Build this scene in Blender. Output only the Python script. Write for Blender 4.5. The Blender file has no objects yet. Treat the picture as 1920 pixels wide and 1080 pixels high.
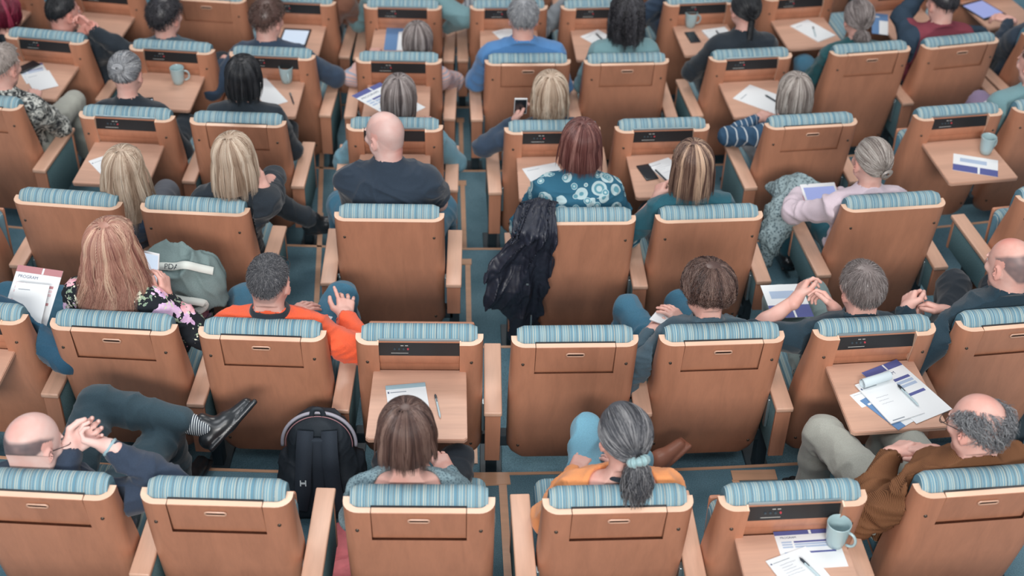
import bpy, bmesh, math, random
import numpy as np
from mathutils import Matrix, Vector
DEBUG = False
random.seed(7)
RNG = np.random.default_rng(11)
COL = bpy.context.scene.collection
# ------------------------------------------------------------------ place: camera and the fan of rows
F_PX, TH, ROLL = 2700.0, math.radians(38.2756), 0.030489
SW = 0.52                                   # width of a seat back
HC = 6.9685*SW                              # camera above the rims of the nearest row
STEP = 0.32845*SW                           # drop from one row to the next
HR = 0.95                                   # rim height above its floor
CAMZ = HC+HR
CEN = np.array([-2.05867*SW, 45.69763*SW]); R0 = 39.29*SW; DR = 2.03*SW
CR, SR = math.cos(ROLL), math.sin(ROLL)
def un(x, y, Z):
    u = (x-960)/F_PX; v = (540-y)/F_PX
    u, v = CR*u-SR*v, SR*u+CR*v
    d = np.array([u, math.cos(TH)+v*math.sin(TH), -math.sin(TH)+v*math.cos(TH)])
    t = (Z-CAMZ)/d[2]
    return np.array([d[0]*t, d[1]*t, Z])
def arc(k, phi, off=0.0):
    """point on row k at angle phi (radians), off metres ahead of the rim line"""
    R = R0-DR*k-off
    return CEN[0]+R*math.sin(phi), CEN[1]-R*math.cos(phi)
def floor_z(k): return -k*STEP
# ------------------------------------------------------------------ mesh helpers
def mesh_np(name, V, Fs, mats=(), smooth=True, mi=None):
    """Fs: list of (n,k) index arrays"""
    me = bpy.data.meshes.new(name)
    V = np.asarray(V, dtype=np.float32)
    me.vertices.add(len(V)); me.vertices.foreach_set('co', V.ravel())
    Fs = [np.asarray(f, dtype=np.int32) for f in Fs if len(f)]
    loops = np.concatenate([f.ravel() for f in Fs])
    starts = []; o = 0
    for f in Fs:
        starts.append(o+np.arange(len(f))*f.shape[1]); o += f.size
    starts = np.concatenate(starts).astype(np.int32)
    me.loops.add(len(loops)); me.loops.foreach_set('vertex_index', loops)
    me.polygons.add(len(starts)); me.polygons.foreach_set('loop_start', starts)
    me.polygons.foreach_set('use_smooth', np.full(len(starts), smooth))
    for m in mats: me.materials.append(m)
    if mi is not None: me.polygons.foreach_set('material_index', np.asarray(mi, dtype=np.int32))
    me.update(); me.validate()
    return me
def link(name, me, parent=None, loc=None, rz=None, mw=None):
    o = bpy.data.objects.new(name, me); COL.objects.link(o)
    if parent is not None: o.parent = parent
    if loc is not None: o.location = loc
    if rz is not None: o.rotation_euler = (0, 0, rz)
    return o
def tag(o, label=None, cat=None, group=None, kind=None):
    if label: o['label'] = label
    if cat: o['category'] = cat
    if group: o['group'] = group
    if kind: o['kind'] = kind
    return o
def bm_mesh(name, bm, mat, smooth=False, auto=None):
    me = bpy.data.meshes.new(name)
    bmesh.ops.recalc_face_normals(bm, faces=bm.faces)
    bm.to_mesh(me); bm.free()
    if mat: me.materials.append(mat)
    if smooth:
        for p in me.polygons: p.use_smooth = True
        if auto: me.set_sharp_from_angle(angle=math.radians(auto))
    return me
def box_bm(bm, lo, hi, bev=0.0, seg=2, M=None):
    r = bmesh.ops.create_cube(bm, size=1.0)
    vs = r['verts']
    c = [(a+b)/2 for a, b in zip(lo, hi)]; s = [b-a for a, b in zip(lo, hi)]
    for v in vs: v.co = Vector((v.co.x*s[0]+c[0], v.co.y*s[1]+c[1], v.co.z*s[2]+c[2]))
    if bev > 0:
        es = list({e for v in vs for e in v.link_edges})
        rr = bmesh.ops.bevel(bm, geom=es, offset=bev, segments=seg, profile=0.5, affect='EDGES')
        vs = list({v for f in rr['faces'] for v in f.verts} | {v for v in vs if v.is_valid})
    if M is not None: bmesh.ops.transform(bm, matrix=M, verts=[v for v in vs if v.is_valid])
def box(name, lo, hi, mat, parent=None, bev=0.0, seg=2, M=None, smooth=True):
    bm = bmesh.new(); box_bm(bm, lo, hi, bev, seg, M)
    return link(name, bm_mesh(name, bm, mat, smooth=smooth and bev > 0, auto=40), parent)
def cyl_bm(bm, p0, p1, r0, r1=None, n=12):
    r1 = r0 if r1 is None else r1
    p0 = Vector(p0); p1 = Vector(p1); d = p1-p0
    M = Matrix.Translation((p0+p1)/2) @ d.to_track_quat('Z', 'Y').to_matrix().to_4x4()
    bmesh.ops.create_cone(bm, cap_ends=True, segments=n, radius1=r0, radius2=r1, depth=d.length, matrix=M)
def cyl(name, p0, p1, r0, mat, parent=None, r1=None, n=12):
    bm = bmesh.new(); cyl_bm(bm, p0, p1, r0, r1, n)
    return link(name, bm_mesh(name, bm, mat, smooth=True, auto=40), parent)
def lathe(name, prof, mat, parent=None, n=28, M=None):
    V = []; Fq = []
    prof = np.array(prof, float); m = len(prof)
    for i in range(n):
        a = 2*math.pi*i/n
        for r, z in prof: V.append((r*math.cos(a), r*math.sin(a), z))
    for i in range(n):
        j = (i+1) % n
        for q in range(m-1): Fq.append((i*m+q, j*m+q, j*m+q+1, i*m+q+1))
    V = np.array(V)
    if M is not None:
        M = np.array(M); V = V@M[:3, :3].T+M[:3, 3]
    me = mesh_np(name, V, [np.array(Fq)], [mat])
    me.set_sharp_from_angle(angle=math.radians(45))
    return link(name, me, parent)
def tube_np(paths, rad, sides=3, taper=True, cap=False):
    """paths (n,m,3) -> verts, quads; rad scalar or (n,m)"""
    P = np.asarray(paths, float); n, m, _ = P.shape
    T = np.gradient(P, axis=1); T /= np.linalg.norm(T, axis=2, keepdims=True)+1e-9
    ref = np.zeros_like(T); ref[..., 2] = 1.0
    bad = np.abs(T[..., 2]) > 0.9
    ref[bad] = (0.3, 1.0, 0)
    # keep reference steady per path
    use = bad.mean(axis=1) > 0.3
    ref[use] = (0.3, 1.0, 0); ref[~use] = (0.05, 0.02, 1.0)
    A = np.cross(T, ref); A /= np.linalg.norm(A, axis=2, keepdims=True)+1e-9
    B = np.cross(T, A)
    r = np.broadcast_to(np.asarray(rad, float), (n, m)).copy() if np.ndim(rad) != 1 else np.repeat(np.asarray(rad)[:, None], m, 1)
    if taper:
        t = np.linspace(0, 1, m); r = r*(np.clip((1-t)*3.0, 0.12, 1))*np.clip(t*6+0.4, 0, 1)
    an = np.arange(sides)*2*math.pi/sides
    V = P[:, :, None, :]+r[:, :, None, None]*(A[:, :, None, :]*np.cos(an)[None, None, :, None]+B[:, :, None, :]*np.sin(an)[None, None, :, None])
    idx = np.arange(n*m*sides).reshape(n, m, sides)
    a = idx[:, :-1, :]; b = np.roll(a, -1, axis=2); c = idx[:, 1:, :]; d = np.roll(c, -1, axis=2)
    Q = np.stack([a, b, d, c], axis=-1).reshape(-1, 4)
    if cap:
        caps = [idx[:, 0, ::-1], idx[:, -1, :]]
        return V.reshape(-1, 3), [Q]+caps
    return V.reshape(-1, 3), [Q]
# ------------------------------------------------------------------ noise
_T = RNG.random((64, 64, 64)).astype(np.float32)
def vnoise(P):
    P = np.asarray(P, np.float32); i = np.floor(P).astype(np.int64); f = P-i; f = f*f*(3-2*f)
    x0, y0, z0 = (i[:, 0] & 63), (i[:, 1] & 63), (i[:, 2] & 63)
    x1, y1, z1 = (x0+1) & 63, (y0+1) & 63, (z0+1) & 63
    fx, fy, fz = f[:, 0], f[:, 1], f[:, 2]
    def L(a, b, t): return a+(b-a)*t
    return L(L(L(_T[x0, y0, z0], _T[x1, y0, z0], fx), L(_T[x0, y1, z0], _T[x1, y1, z0], fx), fy),
             L(L(_T[x0, y0, z1], _T[x1, y0, z1], fx), L(_T[x0, y1, z1], _T[x1, y1, z1], fx), fy), fz)
# ------------------------------------------------------------------ signed-distance volumes
class Vol:
    def __init__(s, lo, hi, h):
        s.h = h; s.lo = np.array(lo, float)-2*h
        s.n = np.ceil((np.array(hi, float)+2*h-s.lo)/h).astype(int)+1
        s.a = np.full(s.n, 1.0, np.float32)
        s.ax = [(s.lo[i]+np.arange(s.n[i])*h).astype(np.float32) for i in range(3)]
    def sub(s, lo, hi):
        i0 = np.clip(np.floor((np.array(lo)-s.lo)/s.h).astype(int), 0, s.n)
        i1 = np.clip(np.ceil((np.array(hi)-s.lo)/s.h).astype(int)+1, 0, s.n)
        sl = tuple(slice(a, b) for a, b in zip(i0, i1))
        return sl, s.ax[0][sl[0]][:, None, None], s.ax[1][sl[1]][None, :, None], s.ax[2][sl[2]][None, None, :]
    def _mix(s, sl, d, k, cut):
        a = s.a[sl]
        if a.size == 0: return
        if cut:
            d = -d
            h = np.maximum(k-np.abs(a-d), 0)/k if k > 0 else 0
            s.a[sl] = np.maximum(a, d)+(h*h*k/4 if k > 0 else 0)
        else:
            h = np.maximum(k-np.abs(a-d), 0)/k if k > 0 else 0
            s.a[sl] = np.minimum(a, d)-(h*h*k/4 if k > 0 else 0)
    def cone(s, a, b, ra, rb=None, k=0.02, sq=None, cut=False):
        rb = ra if rb is None else rb
        a = np.array(a, float); b = np.array(b, float); m = max(ra, rb)+k+2*s.h
        sl, X, Y, Z = s.sub(np.minimum(a, b)-m, np.maximum(a, b)+m)
        px, py, pz = X-a[0], Y-a[1], Z-a[2]
        ab = b-a; L2 = float(ab@ab)+1e-9
        t = np.clip((px*ab[0]+py*ab[1]+pz*ab[2])/L2, 0, 1)
        dx, dy, dz = px-t*ab[0], py-t*ab[1], pz-t*ab[2]
        if sq is not None:
            n, q = sq; n = np.array(n, float); n /= np.linalg.norm(n)
            w = (dx*n[0]+dy*n[1]+dz*n[2])*(q-1); dx = dx+w*n[0]; dy = dy+w*n[1]; dz = dz+w*n[2]
            d = np.sqrt(dx*dx+dy*dy+dz*dz)-(ra+t*(rb-ra)); d = d/(1+(q-1)*.35)
        else:
            d = np.sqrt(dx*dx+dy*dy+dz*dz)-(ra+t*(rb-ra))
        s._mix(sl, d.astype(np.float32), k, cut)
    def ell(s, c, r, R=None, k=0.02, cut=False):
        c = np.array(c, float); r = np.array(r, float); m = r.max()+k+2*s.h
        sl, X, Y, Z = s.sub(c-m, c+m)
        px, py, pz = X-c[0], Y-c[1], Z-c[2]
        if R is not None:
            R = np.asarray(R)
            px, py, pz = (R[0, 0]*px+R[1, 0]*py+R[2, 0]*pz, R[0, 1]*px+R[1, 1]*py+R[2, 1]*pz, R[0, 2]*px+R[1, 2]*py+R[2, 2]*pz)
        k0 = np.sqrt((px/r[0])**2+(py/r[1])**2+(pz/r[2])**2)
        k1 = np.sqrt((px/r[0]**2)**2+(py/r[1]**2)**2+(pz/r[2]**2)**2)+1e-6
        s._mix(sl, (k0*(k0-1)/k1).astype(np.float32), k, cut)
    def rbox(s, c, hs, R=None, rad=0.01, k=0.01, cut=False):
        c = np.array(c, float); hs = np.array(hs, float); m = np.linalg.norm(hs)+k+2*s.h
        sl, X, Y, Z = s.sub(c-m, c+m)
        px, py, pz = X-c[0], Y-c[1], Z-c[2]
        if R is not None:
            R = np.asarray(R)
            px, py, pz = (R[0, 0]*px+R[1, 0]*py+R[2, 0]*pz, R[0, 1]*px+R[1, 1]*py+R[2, 1]*pz, R[0, 2]*px+R[1, 2]*py+R[2, 2]*pz)
        q = [np.abs(p)-(h-rad) for p, h in zip((px, py, pz), hs)]
        q = np.broadcast_arrays(*q)
        o = np.sqrt(sum(np.maximum(v, 0)**2 for v in q))+np.minimum(np.maximum.reduce(q), 0)-rad
        s._mix(sl, o.astype(np.float32), k, cut)
    def mesh(s):
        a = s.a; a[0] = a[-1] = 1; a[:, 0] = a[:, -1] = 1; a[:, :, 0] = a[:, :, -1] = 1
        g = a < 0
        n0, n1, n2 = a.shape
        cnt = np.zeros((n0-1, n1-1, n2-1), np.int8)
        for i in (0, 1):
            for j in (0, 1):
                for k in (0, 1): cnt += g[i:n0-1+i, j:n1-1+j, k:n2-1+k]
        ci = np.argwhere((cnt > 0) & (cnt < 8))
        if len(ci) == 0: return np.zeros((0, 3)), np.zeros((0, 4), int)
        vid = np.full(cnt.shape, -1, np.int32); vid[tuple(ci.T)] = np.arange(len(ci))
        cor = [(i, j, k) for i in (0, 1) for j in (0, 1) for k in (0, 1)]
        val = {c: a[ci[:, 0]+c[0], ci[:, 1]+c[1], ci[:, 2]+c[2]] for c in cor}
        S = np.zeros((len(ci), 3)); W = np.zeros(len(ci))
        for c in cor:
            for ax in range(3):
                if c[ax] == 0:
                    d = list(c); d[ax] = 1; d = tuple(d)
                    v0, v1 = val[c], val[d]; m = (v0 < 0) != (v1 < 0)
                    t = np.where(m, v0/np.where(m, v0-v1, 1), 0)
                    p = np.array(c, float)[None, :].repeat(len(ci), 0); p[:, ax] += t
                    S += p*m[:, None]; W += m
        V = s.lo+(ci+S/W[:, None])*s.h
        Q = []
        for ax in range(3):
            b, c = [(1, 2), (2, 0), (0, 1)][ax]
            sl0 = [slice(1, None)]*3; sl1 = [slice(1, None)]*3
            sl0[ax] = slice(0, -1); sl1[ax] = slice(1, None)
            g0 = g[tuple(sl0)]; g1 = g[tuple(sl1)]
            for flip in (0, 1):
                e = np.argwhere(g0 & ~g1 if not flip else ~g0 & g1)
                if len(e) == 0: continue
                e = e+1; e[:, ax] -= 1
                def cell(db, dc):
                    q = e.copy(); q[:, b] -= db; q[:, c] -= dc
                    q = np.minimum(q, np.array(cnt.shape)-1)
                    return vid[tuple(q.T)]
                q = np.stack([cell(1, 1), cell(0, 1), cell(0, 0), cell(1, 0)], 1)
                if flip: q = q[:, ::-1]
                q = q[(q >= 0).all(1)]
                Q.append(q)
        return V, np.concatenate(Q)
def vnormals(V, Q):
    n = np.cross(V[Q[:, 2]]-V[Q[:, 0]], V[Q[:, 3]]-V[Q[:, 1]])
    N = np.zeros_like(V)
    for i in range(4): np.add.at(N, Q[:, i], n)
    return N/(np.linalg.norm(N, axis=1, keepdims=True)+1e-12)
def wrinkle(V, Q, amp, freq=14, seed=0, stretch=(1, 1, 1)):
    N = vnormals(V, Q)
    P = V*freq*np.array(stretch)+seed*7.3+100
    W = P+1.6*np.stack([vnoise(P*.5+9), vnoise(P*.5+31), vnoise(P*.5+57)], 1)
    r = (1-np.abs(2*vnoise(W)-1))**4; r2 = (1-np.abs(2*vnoise(W*1.9+17)-1))**3; b = vnoise(P*.6+3)-.5
    return V+N*((r*1.25+r2*.55+b*.8-.45)*amp)[:, None]
# ------------------------------------------------------------------ materials
MATS = {}
def nt(m):
    m.use_nodes = True; t = m.node_tree; t.nodes.clear()
    o = t.nodes.new('ShaderNodeOutputMaterial'); b = t.nodes.new('ShaderNodeBsdfPrincipled')
    t.links.new(b.outputs[0], o.inputs[0]); return t, b
def srgb(r, g, b):
    f = lambda c: (c/255/12.92 if c/255 <= .04045 else ((c/255+.055)/1.055)**2.4)
    return (f(r), f(g), f(b), 1)
def N(t, typ, **kw):
    n = t.nodes.new('ShaderNode'+typ)
    for k, v in kw.items():
        if k in n.inputs: n.inputs[k].default_value = v
        else: setattr(n, k, v)
    return n
def ramp(t, stops, interp='LINEAR'):
    r = t.nodes.new('ShaderNodeValToRGB'); r.color_ramp.interpolation = interp
    e = r.color_ramp.elements
    while len(e) < len(stops): e.new(0.5)
    for i, (p, c) in enumerate(stops): e[i].position = p; e[i].color = c if len(c) == 4 else (*c, 1)
    return r
def plain(name, col, rough=.5, spec=.5, metal=0, emit=None, es=1, bump=0, bfreq=300, var=0.0, sheen=0, coat=0):
    if name in MATS: return MATS[name]
    m = bpy.data.materials.new(name); t, b = nt(m)
    b.inputs['Base Color'].default_value = col; b.inputs['Roughness'].default_value = rough
    b.inputs['Specular IOR Level'].default_value = spec; b.inputs['Metallic'].default_value = metal
    if coat: b.inputs['Coat Weight'].default_value = coat; b.inputs['Coat Roughness'].default_value = .25
    if sheen: b.inputs['Sheen Weight'].default_value = sheen
    if emit: b.inputs['Emission Color'].default_value = emit; b.inputs['Emission Strength'].default_value = es
    if bump or var:
        tc = N(t, 'TexCoord'); no = N(t, 'TexNoise', Scale=bfreq, Detail=3.0); t.links.new(tc.outputs['Object'], no.inputs['Vector'])
        if bump:
            bp = N(t, 'Bump', Strength=bump, Distance=.002); t.links.new(no.outputs[0], bp.inputs['Height']); t.links.new(bp.outputs[0], b.inputs['Normal'])
        if var:
            rr = ramp(t, [(.3, tuple(c*(1-var) for c in col[:3])), (.7, tuple(min(1, c*(1+var)) for c in col[:3]))])
            t.links.new(no.outputs[0], rr.inputs[0]); t.links.new(rr.outputs[0], b.inputs['Base Color'])
    MATS[name] = m; return m
def wood(name, base, grain=.18, rough=.45, axis='Z', coat=.15):
    if name in MATS: return MATS[name]
    m = bpy.data.materials.new(name); t, b = nt(m)
    tc = N(t, 'TexCoord'); mp = N(t, 'Mapping'); t.links.new(tc.outputs['Object'], mp.inputs['Vector'])
    oi = N(t, 'ObjectInfo')
    sc = {'Z': (14, 14, 1.2), 'Y': (14, 1.2, 14), 'X': (1.2, 14, 14)}[axis]
    mp.inputs['Scale'].default_value = sc
    cm = N(t, 'CombineXYZ'); ml = N(t, 'Math', operation='MULTIPLY'); ml.inputs[1].default_value = 17.0
    t.links.new(oi.outputs['Random'], ml.inputs[0]); t.links.new(ml.outputs[0], cm.inputs[0]); t.links.new(ml.outputs[0], cm.inputs[1])
    t.links.new(cm.outputs[0], mp.inputs['Location'])
    w = N(t, 'TexNoise', Scale=1.0, Detail=5.0, Distortion=1.2); t.links.new(mp.outputs[0], w.inputs['Vector'])
    f = N(t, 'TexNoise', Scale=9.0, Detail=3.0); t.links.new(mp.outputs[0], f.inputs['Vector'])
    mx = N(t, 'Math', operation='MULTIPLY_ADD'); mx.inputs[1].default_value = .35; t.links.new(f.outputs[0], mx.inputs[0]); t.links.new(w.outputs[0], mx.inputs[2])
    c = base[:3]
    r = ramp(t, [(.4, tuple(x*(1-grain) for x in c)), (.68, c), (.95, tuple(min(1, x*(1+grain*.8)) for x in c))])
    t.links.new(mx.outputs[0], r.inputs[0]); t.links.new(r.outputs[0], b.inputs['Base Color'])
    b.inputs['Roughness'].default_value = rough; b.inputs['Coat Weight'].default_value = coat; b.inputs['Coat Roughness'].default_value = .3
    MATS[name] = m; return m
def stripes(name):
    if name in MATS: return MATS[name]
    m = bpy.data.materials.new(name); t, b = nt(m)
    tc = N(t, 'TexCoord'); sx = N(t, 'SeparateXYZ'); t.links.new(tc.outputs['Object'], sx.inputs[0])
    cb = N(t, 'CombineXYZ'); t.links.new(sx.outputs[0], cb.inputs[0])
    no = N(t, 'TexNoise', Scale=52.0, Detail=1.0); t.links.new(cb.outputs[0], no.inputs['Vector'])
    base = ramp(t, [(.28, srgb(90, 132, 152)), (.45, srgb(112, 150, 166)), (.58, srgb(132, 162, 172)), (.75, srgb(98, 140, 160))])
    t.links.new(no.outputs[0], base.inputs[0])
    def lines(period, lo, col, prev, off=0.0):
        a = N(t, 'Math', operation='ADD'); a.inputs[1].default_value = 5+off; t.links.new(sx.outputs[0], a.inputs[0])
        d = N(t, 'Math', operation='DIVIDE'); d.inputs[1].default_value = period; t.links.new(a.outputs[0], d.inputs[0])
        fr = N(t, 'Math', operation='FRACT'); t.links.new(d.outputs[0], fr.inputs[0])
        g = N(t, 'Math', operation='LESS_THAN'); g.inputs[1].default_value = lo; t.links.new(fr.outputs[0], g.inputs[0])
        mx = N(t, 'Mix', data_type='RGBA'); mx.inputs['Factor'].default_value = 0
        t.links.new(g.outputs[0], mx.inputs[0]); t.links.new(prev, mx.inputs[6]); mx.inputs[7].default_value = col
        return mx.outputs[2]
    o = lines(.031, .09, srgb(178, 188, 182), base.outputs[0])
    o = lines(.031, .055, srgb(182, 190, 184), o, .0085)
    o = lines(.047, .075, srgb(172, 180, 172), o, .014)
    o = lines(.031, .05, srgb(112, 108, 104), o, .0165)
    o = lines(.043, .045, srgb(70, 112, 138), o, .005)
    t.links.new(o, b.inputs['Base Color'])
    b.inputs['Roughness'].default_value = .85; b.inputs['Sheen Weight'].default_value = .0; b.inputs['Specular IOR Level'].default_value = .2
    wv = N(t, 'TexNoise', Scale=420.0, Detail=2.0); t.links.new(tc.outputs['Object'], wv.inputs['Vector'])
    bp = N(t, 'Bump', Strength=.25, Distance=.002); t.links.new(wv.outputs[0], bp.inputs['Height']); t.links.new(bp.outputs[0], b.inputs['Normal'])
    MATS[name] = m; return m
def carpet(name):
    m = bpy.data.materials.new(name); t, b = nt(m)
    tc = N(t, 'TexCoord'); a = N(t, 'TexNoise', Scale=3.0, Detail=4.0); c = N(t, 'TexNoise', Scale=260.0, Detail=2.0)
    for x in (a, c): t.links.new(tc.outputs['Object'], x.inputs['Vector'])
    r = ramp(t, [(.35, srgb(88, 122, 136)), (.65, srgb(110, 144, 158))]); t.links.new(a.outputs[0], r.inputs[0])
    r2 = ramp(t, [(.3, (.65, .65, .65)), (.7, (1.25, 1.25, 1.25))]); t.links.new(c.outputs[0], r2.inputs[0])
    mx = N(t, 'Mix', data_type='RGBA', blend_type='MULTIPLY'); mx.inputs[0].default_value = 1
    t.links.new(r.outputs[0], mx.inputs[6]); t.links.new(r2.outputs[0], mx.inputs[7]); t.links.new(mx.outputs[2], b.inputs['Base Color'])
    b.inputs['Roughness'].default_value = .95; b.inputs['Specular IOR Level'].default_value = .15
    bp = N(t, 'Bump', Strength=.5, Distance=.004); t.links.new(c.outputs[0], bp.inputs['Height']); t.links.new(bp.outputs[0], b.inputs['Normal'])
    return m
W_BACK = wood('beech_veneer', srgb(188, 130, 102), .13, .45)
W_TOP = wood('beech_top_lit', srgb(212, 170, 146), .12, .4, 'Y', .2)  # same beech as the back, light from above put into its colour
W_TRAY = wood('beech_tray_lit', srgb(202, 160, 138), .12, .45, 'X', .1)  # paler beech copy with the top light on the tray painted in
W_RIM = wood('beech_rim_lit', srgb(228, 190, 164), .08, .35, 'X', .4)  # palest beech copy, the sheen of the rim put into the colour
FAB = stripes('striped_upholstery')
FAB2 = plain('grey_green_upholstery', srgb(100, 132, 138), .9, .2, bump=.4, bfreq=160, var=.2)
DARK = plain('dark_steel', srgb(60, 74, 82), .5, .4)
STEEL = plain('bright_steel', srgb(170, 185, 190), .3, .5, metal=.8)
BLACKP = plain('black_panel', srgb(36, 36, 38), .35, .5)
SCREW = plain('screw_steel', srgb(96, 84, 74), .4, .5, metal=.6)
RED = plain('red_indicator', srgb(190, 70, 80), .4, .4)
SLOT_SHADE = plain('painted_slot_shade', srgb(44, 30, 26), .8, .2)  # shade inside the finger slot, given as a flat dark colour
CARPET = carpet('blue_grey_carpet')
# ------------------------------------------------------------------ the seat, built once per kind and copied
RHO = math.radians(12)
LB = 0.80                                           # length of the back shell
TRD = 0.40; TRW = 0.195; TRS = 0.165                # tray depth, half width, drop below the rim
def back_y(s):                                      # forward offset of the outer face, s metres below the rim
    return s*math.sin(RHO)+0.018*math.sin(math.pi*min(1, s/LB))*-1.0
def back_z(s): return HR-s*math.cos(RHO)
def shell_section(s, off=0.0, wing=0.06):
    """U shaped section: list of (x,y) from the left wing tip to the right one"""
    hw = 0.26-off; r = 0.055
    rr = max(r-off, .012)
    pts = []
    y0 = off
    pts.append((-hw, y0+rr+wing)); pts.append((-hw, y0+rr+wing*.5))
    for i in range(7):
        a = math.pi+i*(math.pi/2)/6
        pts.append((-hw+rr+rr*math.cos(a), y0+rr+rr*math.sin(a)))
    n = 10
    for i in range(1, n):
        pts.append((-(hw-rr)+2*(hw-rr)*i/n, y0))
    for i in range(7):
        a = -math.pi/2+i*(math.pi/2)/6
        pts.append((hw-rr+rr*math.cos(a), y0+rr+rr*math.sin(a)))
    pts.append((hw, y0+rr+wing*.5)); pts.append((hw, y0+rr+wing))
    return pts
def shell_mesh(tray):
    bm = bmesh.new(); T = 0.026
    ss = [0, .02, .05, .085, .12, TRS, .21, .28, .36, .44, .52, .60, .68, .74, .775, LB]
    def wing(s):
        b = .022+.05*math.sin(math.pi*min(1, max(0, (s-.05)/.75)))**1.2
        if s > .74: b -= (s-.74)*.4
        return b
    rows = []
    for s in ss:
        inset = 0.0
        if s > .74: inset = .035*((s-.74)/.06)**2
        ro = []
        for off in (0, T):
            sec = shell_section(s, off, wing(s))
            ro.append([bm.verts.new((x*(1-inset/.26), y+back_y(s), back_z(s))) for x, y in sec])
        rows.append(ro)
    nu = len(rows[0][0]); xs = [p[0] for p in shell_section(0)]
    def hole(i, j):
        if not tray: return False
        return ss[i+1] <= TRS+1e-6 and abs((xs[j]+xs[j+1])/2) < .19 and 8 < j < nu-10
    # open columns for the tray: snap the two nearest columns to the opening
    jl = [j for j in range(nu) if xs[j] < -.1 and abs(xs[j]+.164) < .01 or abs(xs[j]+.205) < .002]
    for i in range(len(ss)-1):
        for j in range(nu-1):
            for q in (0, 1):
                a, b = rows[i][q][j], rows[i][q][j+1]; c, d = rows[i+1][q][j+1], rows[i+1][q][j]
                if hole(i, j) and q == 0: continue
                bm.faces.new((a, b, c, d) if q else (d, c, b, a))
    for i in range(len(ss)-1):
        for j in (0, nu-1):
            a, b = rows[i][0][j], rows[i+1][0][j]; c, d = rows[i+1][1][j], rows[i][1][j]
            bm.faces.new((a, b, c, d))
    for j in range(nu-1):
        for i in (0, len(ss)-1):
            if i == 0 and hole(0, j): continue
            f = bm.faces.new((rows[i][0][j], rows[i][0][j+1], rows[i][1][j+1], rows[i][1][j]))
            if i == 0: f.material_index = 1
    me = bm_mesh('back_shell', bm, W_BACK, smooth=True, auto=50)
    me.materials.append(W_RIM)
    for p in me.polygons:                            # cut edge of the shell, its sheen painted by the paler beech
        c = p.center
        if c.z > HR-.004 or (p.normal.y > .7 and abs(c.x) > .25): p.material_index = 1
    return me
def frame_pt(x, s, n):                               # point on the back: x, s below rim, n outwards
    return Vector((x, back_y(s)-n*math.cos(RHO), back_z(s)-n*math.sin(RHO)*1.0))
def frame_M(s=0, n=0):
    """matrix whose x = across, y = down the back, z = outward normal"""
    d = Vector((0, math.sin(RHO), -math.cos(RHO))); o = Vector((0, -math.cos(RHO), -math.sin(RHO)))
    x = Vector((1, 0, 0)); M = Matrix((x, d, o)).transposed().to_4x4()
    M.translation = frame_pt(0, s, n); return M
XT = 0.164                                           # half width of the opening (column of the section)
_xs = sorted({round(abs(p[0]), 4) for p in shell_section(0)})
XT = min(_xs, key=lambda v: abs(v-.164))
def seat_parts_common():
    P = []
    bm = bmesh.new()                                 # back pad
    prof = []
    n = 10
    z0, z1 = .46, HR+.036
    for i in range(n+1):
        z = z0+(z1-z0-.05)*i/n; s = (HR-z)/math.cos(RHO); prof.append((back_y(max(0, s))+.028, z))
    cy = back_y(0)+.028+.052; cz = z1-.052
    for i in range(1, 11):
        a = math.pi-math.pi*i/10; prof.append((cy+.052*math.cos(a), cz+.052*math.sin(a)))
    for i in range(n+1):
        z = cz-(cz-.40)*(i+1)/(n+1); s = (HR-z)/math.cos(RHO); prof.append((back_y(max(0, s))+.028+.104-.02*math.sin(i/n*math.pi), z))
    m = len(prof); nx = 17; rows = []
    for i in range(nx):
        x = -.236+.472*i/(nx-1); e = 1-abs(x)/.236; rnd = .014*(1-min(1, e/.12))**2
        ycen = [(p[0]) for p in prof]
        row = []
        for (y, z) in prof:
            yc = back_y(max(0, (HR-z)/math.cos(RHO)))+.08
            row.append(bm.verts.new((x, yc+(y-yc)*(1-rnd*12), z-rnd*(1 if z > HR-.05 else 0)*.8)))
        rows.append(row)
    for i in range(nx-1):
        for j in range(m):
            bm.faces.new((rows[i][j], rows[i][(j+1) % m], rows[i+1][(j+1) % m], rows[i+1][j]))
    bm.faces.new(rows[0]); bm.faces.new(rows[-1][::-1])
    P.append(('back_cushion', bm_mesh('back_cushion', bm, FAB, smooth=True, auto=60), None))
    return P
PADUP = 0.0
def pad_mesh(folded):
    bm = bmesh.new()
    box_bm(bm, (-.238, 0, -.055), (.238, .46, .055), .045, 4)
    if folded: M = Matrix.Translation((0, .20, .29+PADUP)) @ Matrix.Rotation(math.radians(87), 4, 'X')
    else: M = Matrix.Translation((0, .19, .40)) @ Matrix.Rotation(math.radians(4), 4, 'X')
    bmesh.ops.transform(bm, matrix=M, verts=bm.verts)
    return bm_mesh('seat_cushion', bm, FAB, smooth=True, auto=60)
def pan_mesh(folded):
    bm = bmesh.new()
    box_bm(bm, (-.225, .01, -.075), (.225, .44, -.052), .01, 2)
    if folded: M = Matrix.Translation((0, .20, .29+PADUP)) @ Matrix.Rotation(math.radians(87), 4, 'X')
    else: M = Matrix.Translation((0, .19, .40)) @ Matrix.Rotation(math.radians(4), 4, 'X')
    bmesh.ops.transform(bm, matrix=M, verts=bm.verts)
    return bm_mesh('seat_pan', bm, W_BACK, smooth=True, auto=40)
def screw_mesh(pts):
    bm = bmesh.new()
    for (x, s) in pts:
        M = frame_M(s, .001) @ Matrix.Translation((x, 0, 0))
        bmesh.ops.create_cone(bm, cap_ends=True, segments=12, radius1=.0075, radius2=.0055, depth=.005, matrix=M)
    return bm_mesh('screw', bm, SCREW, smooth=True, auto=40)
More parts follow.
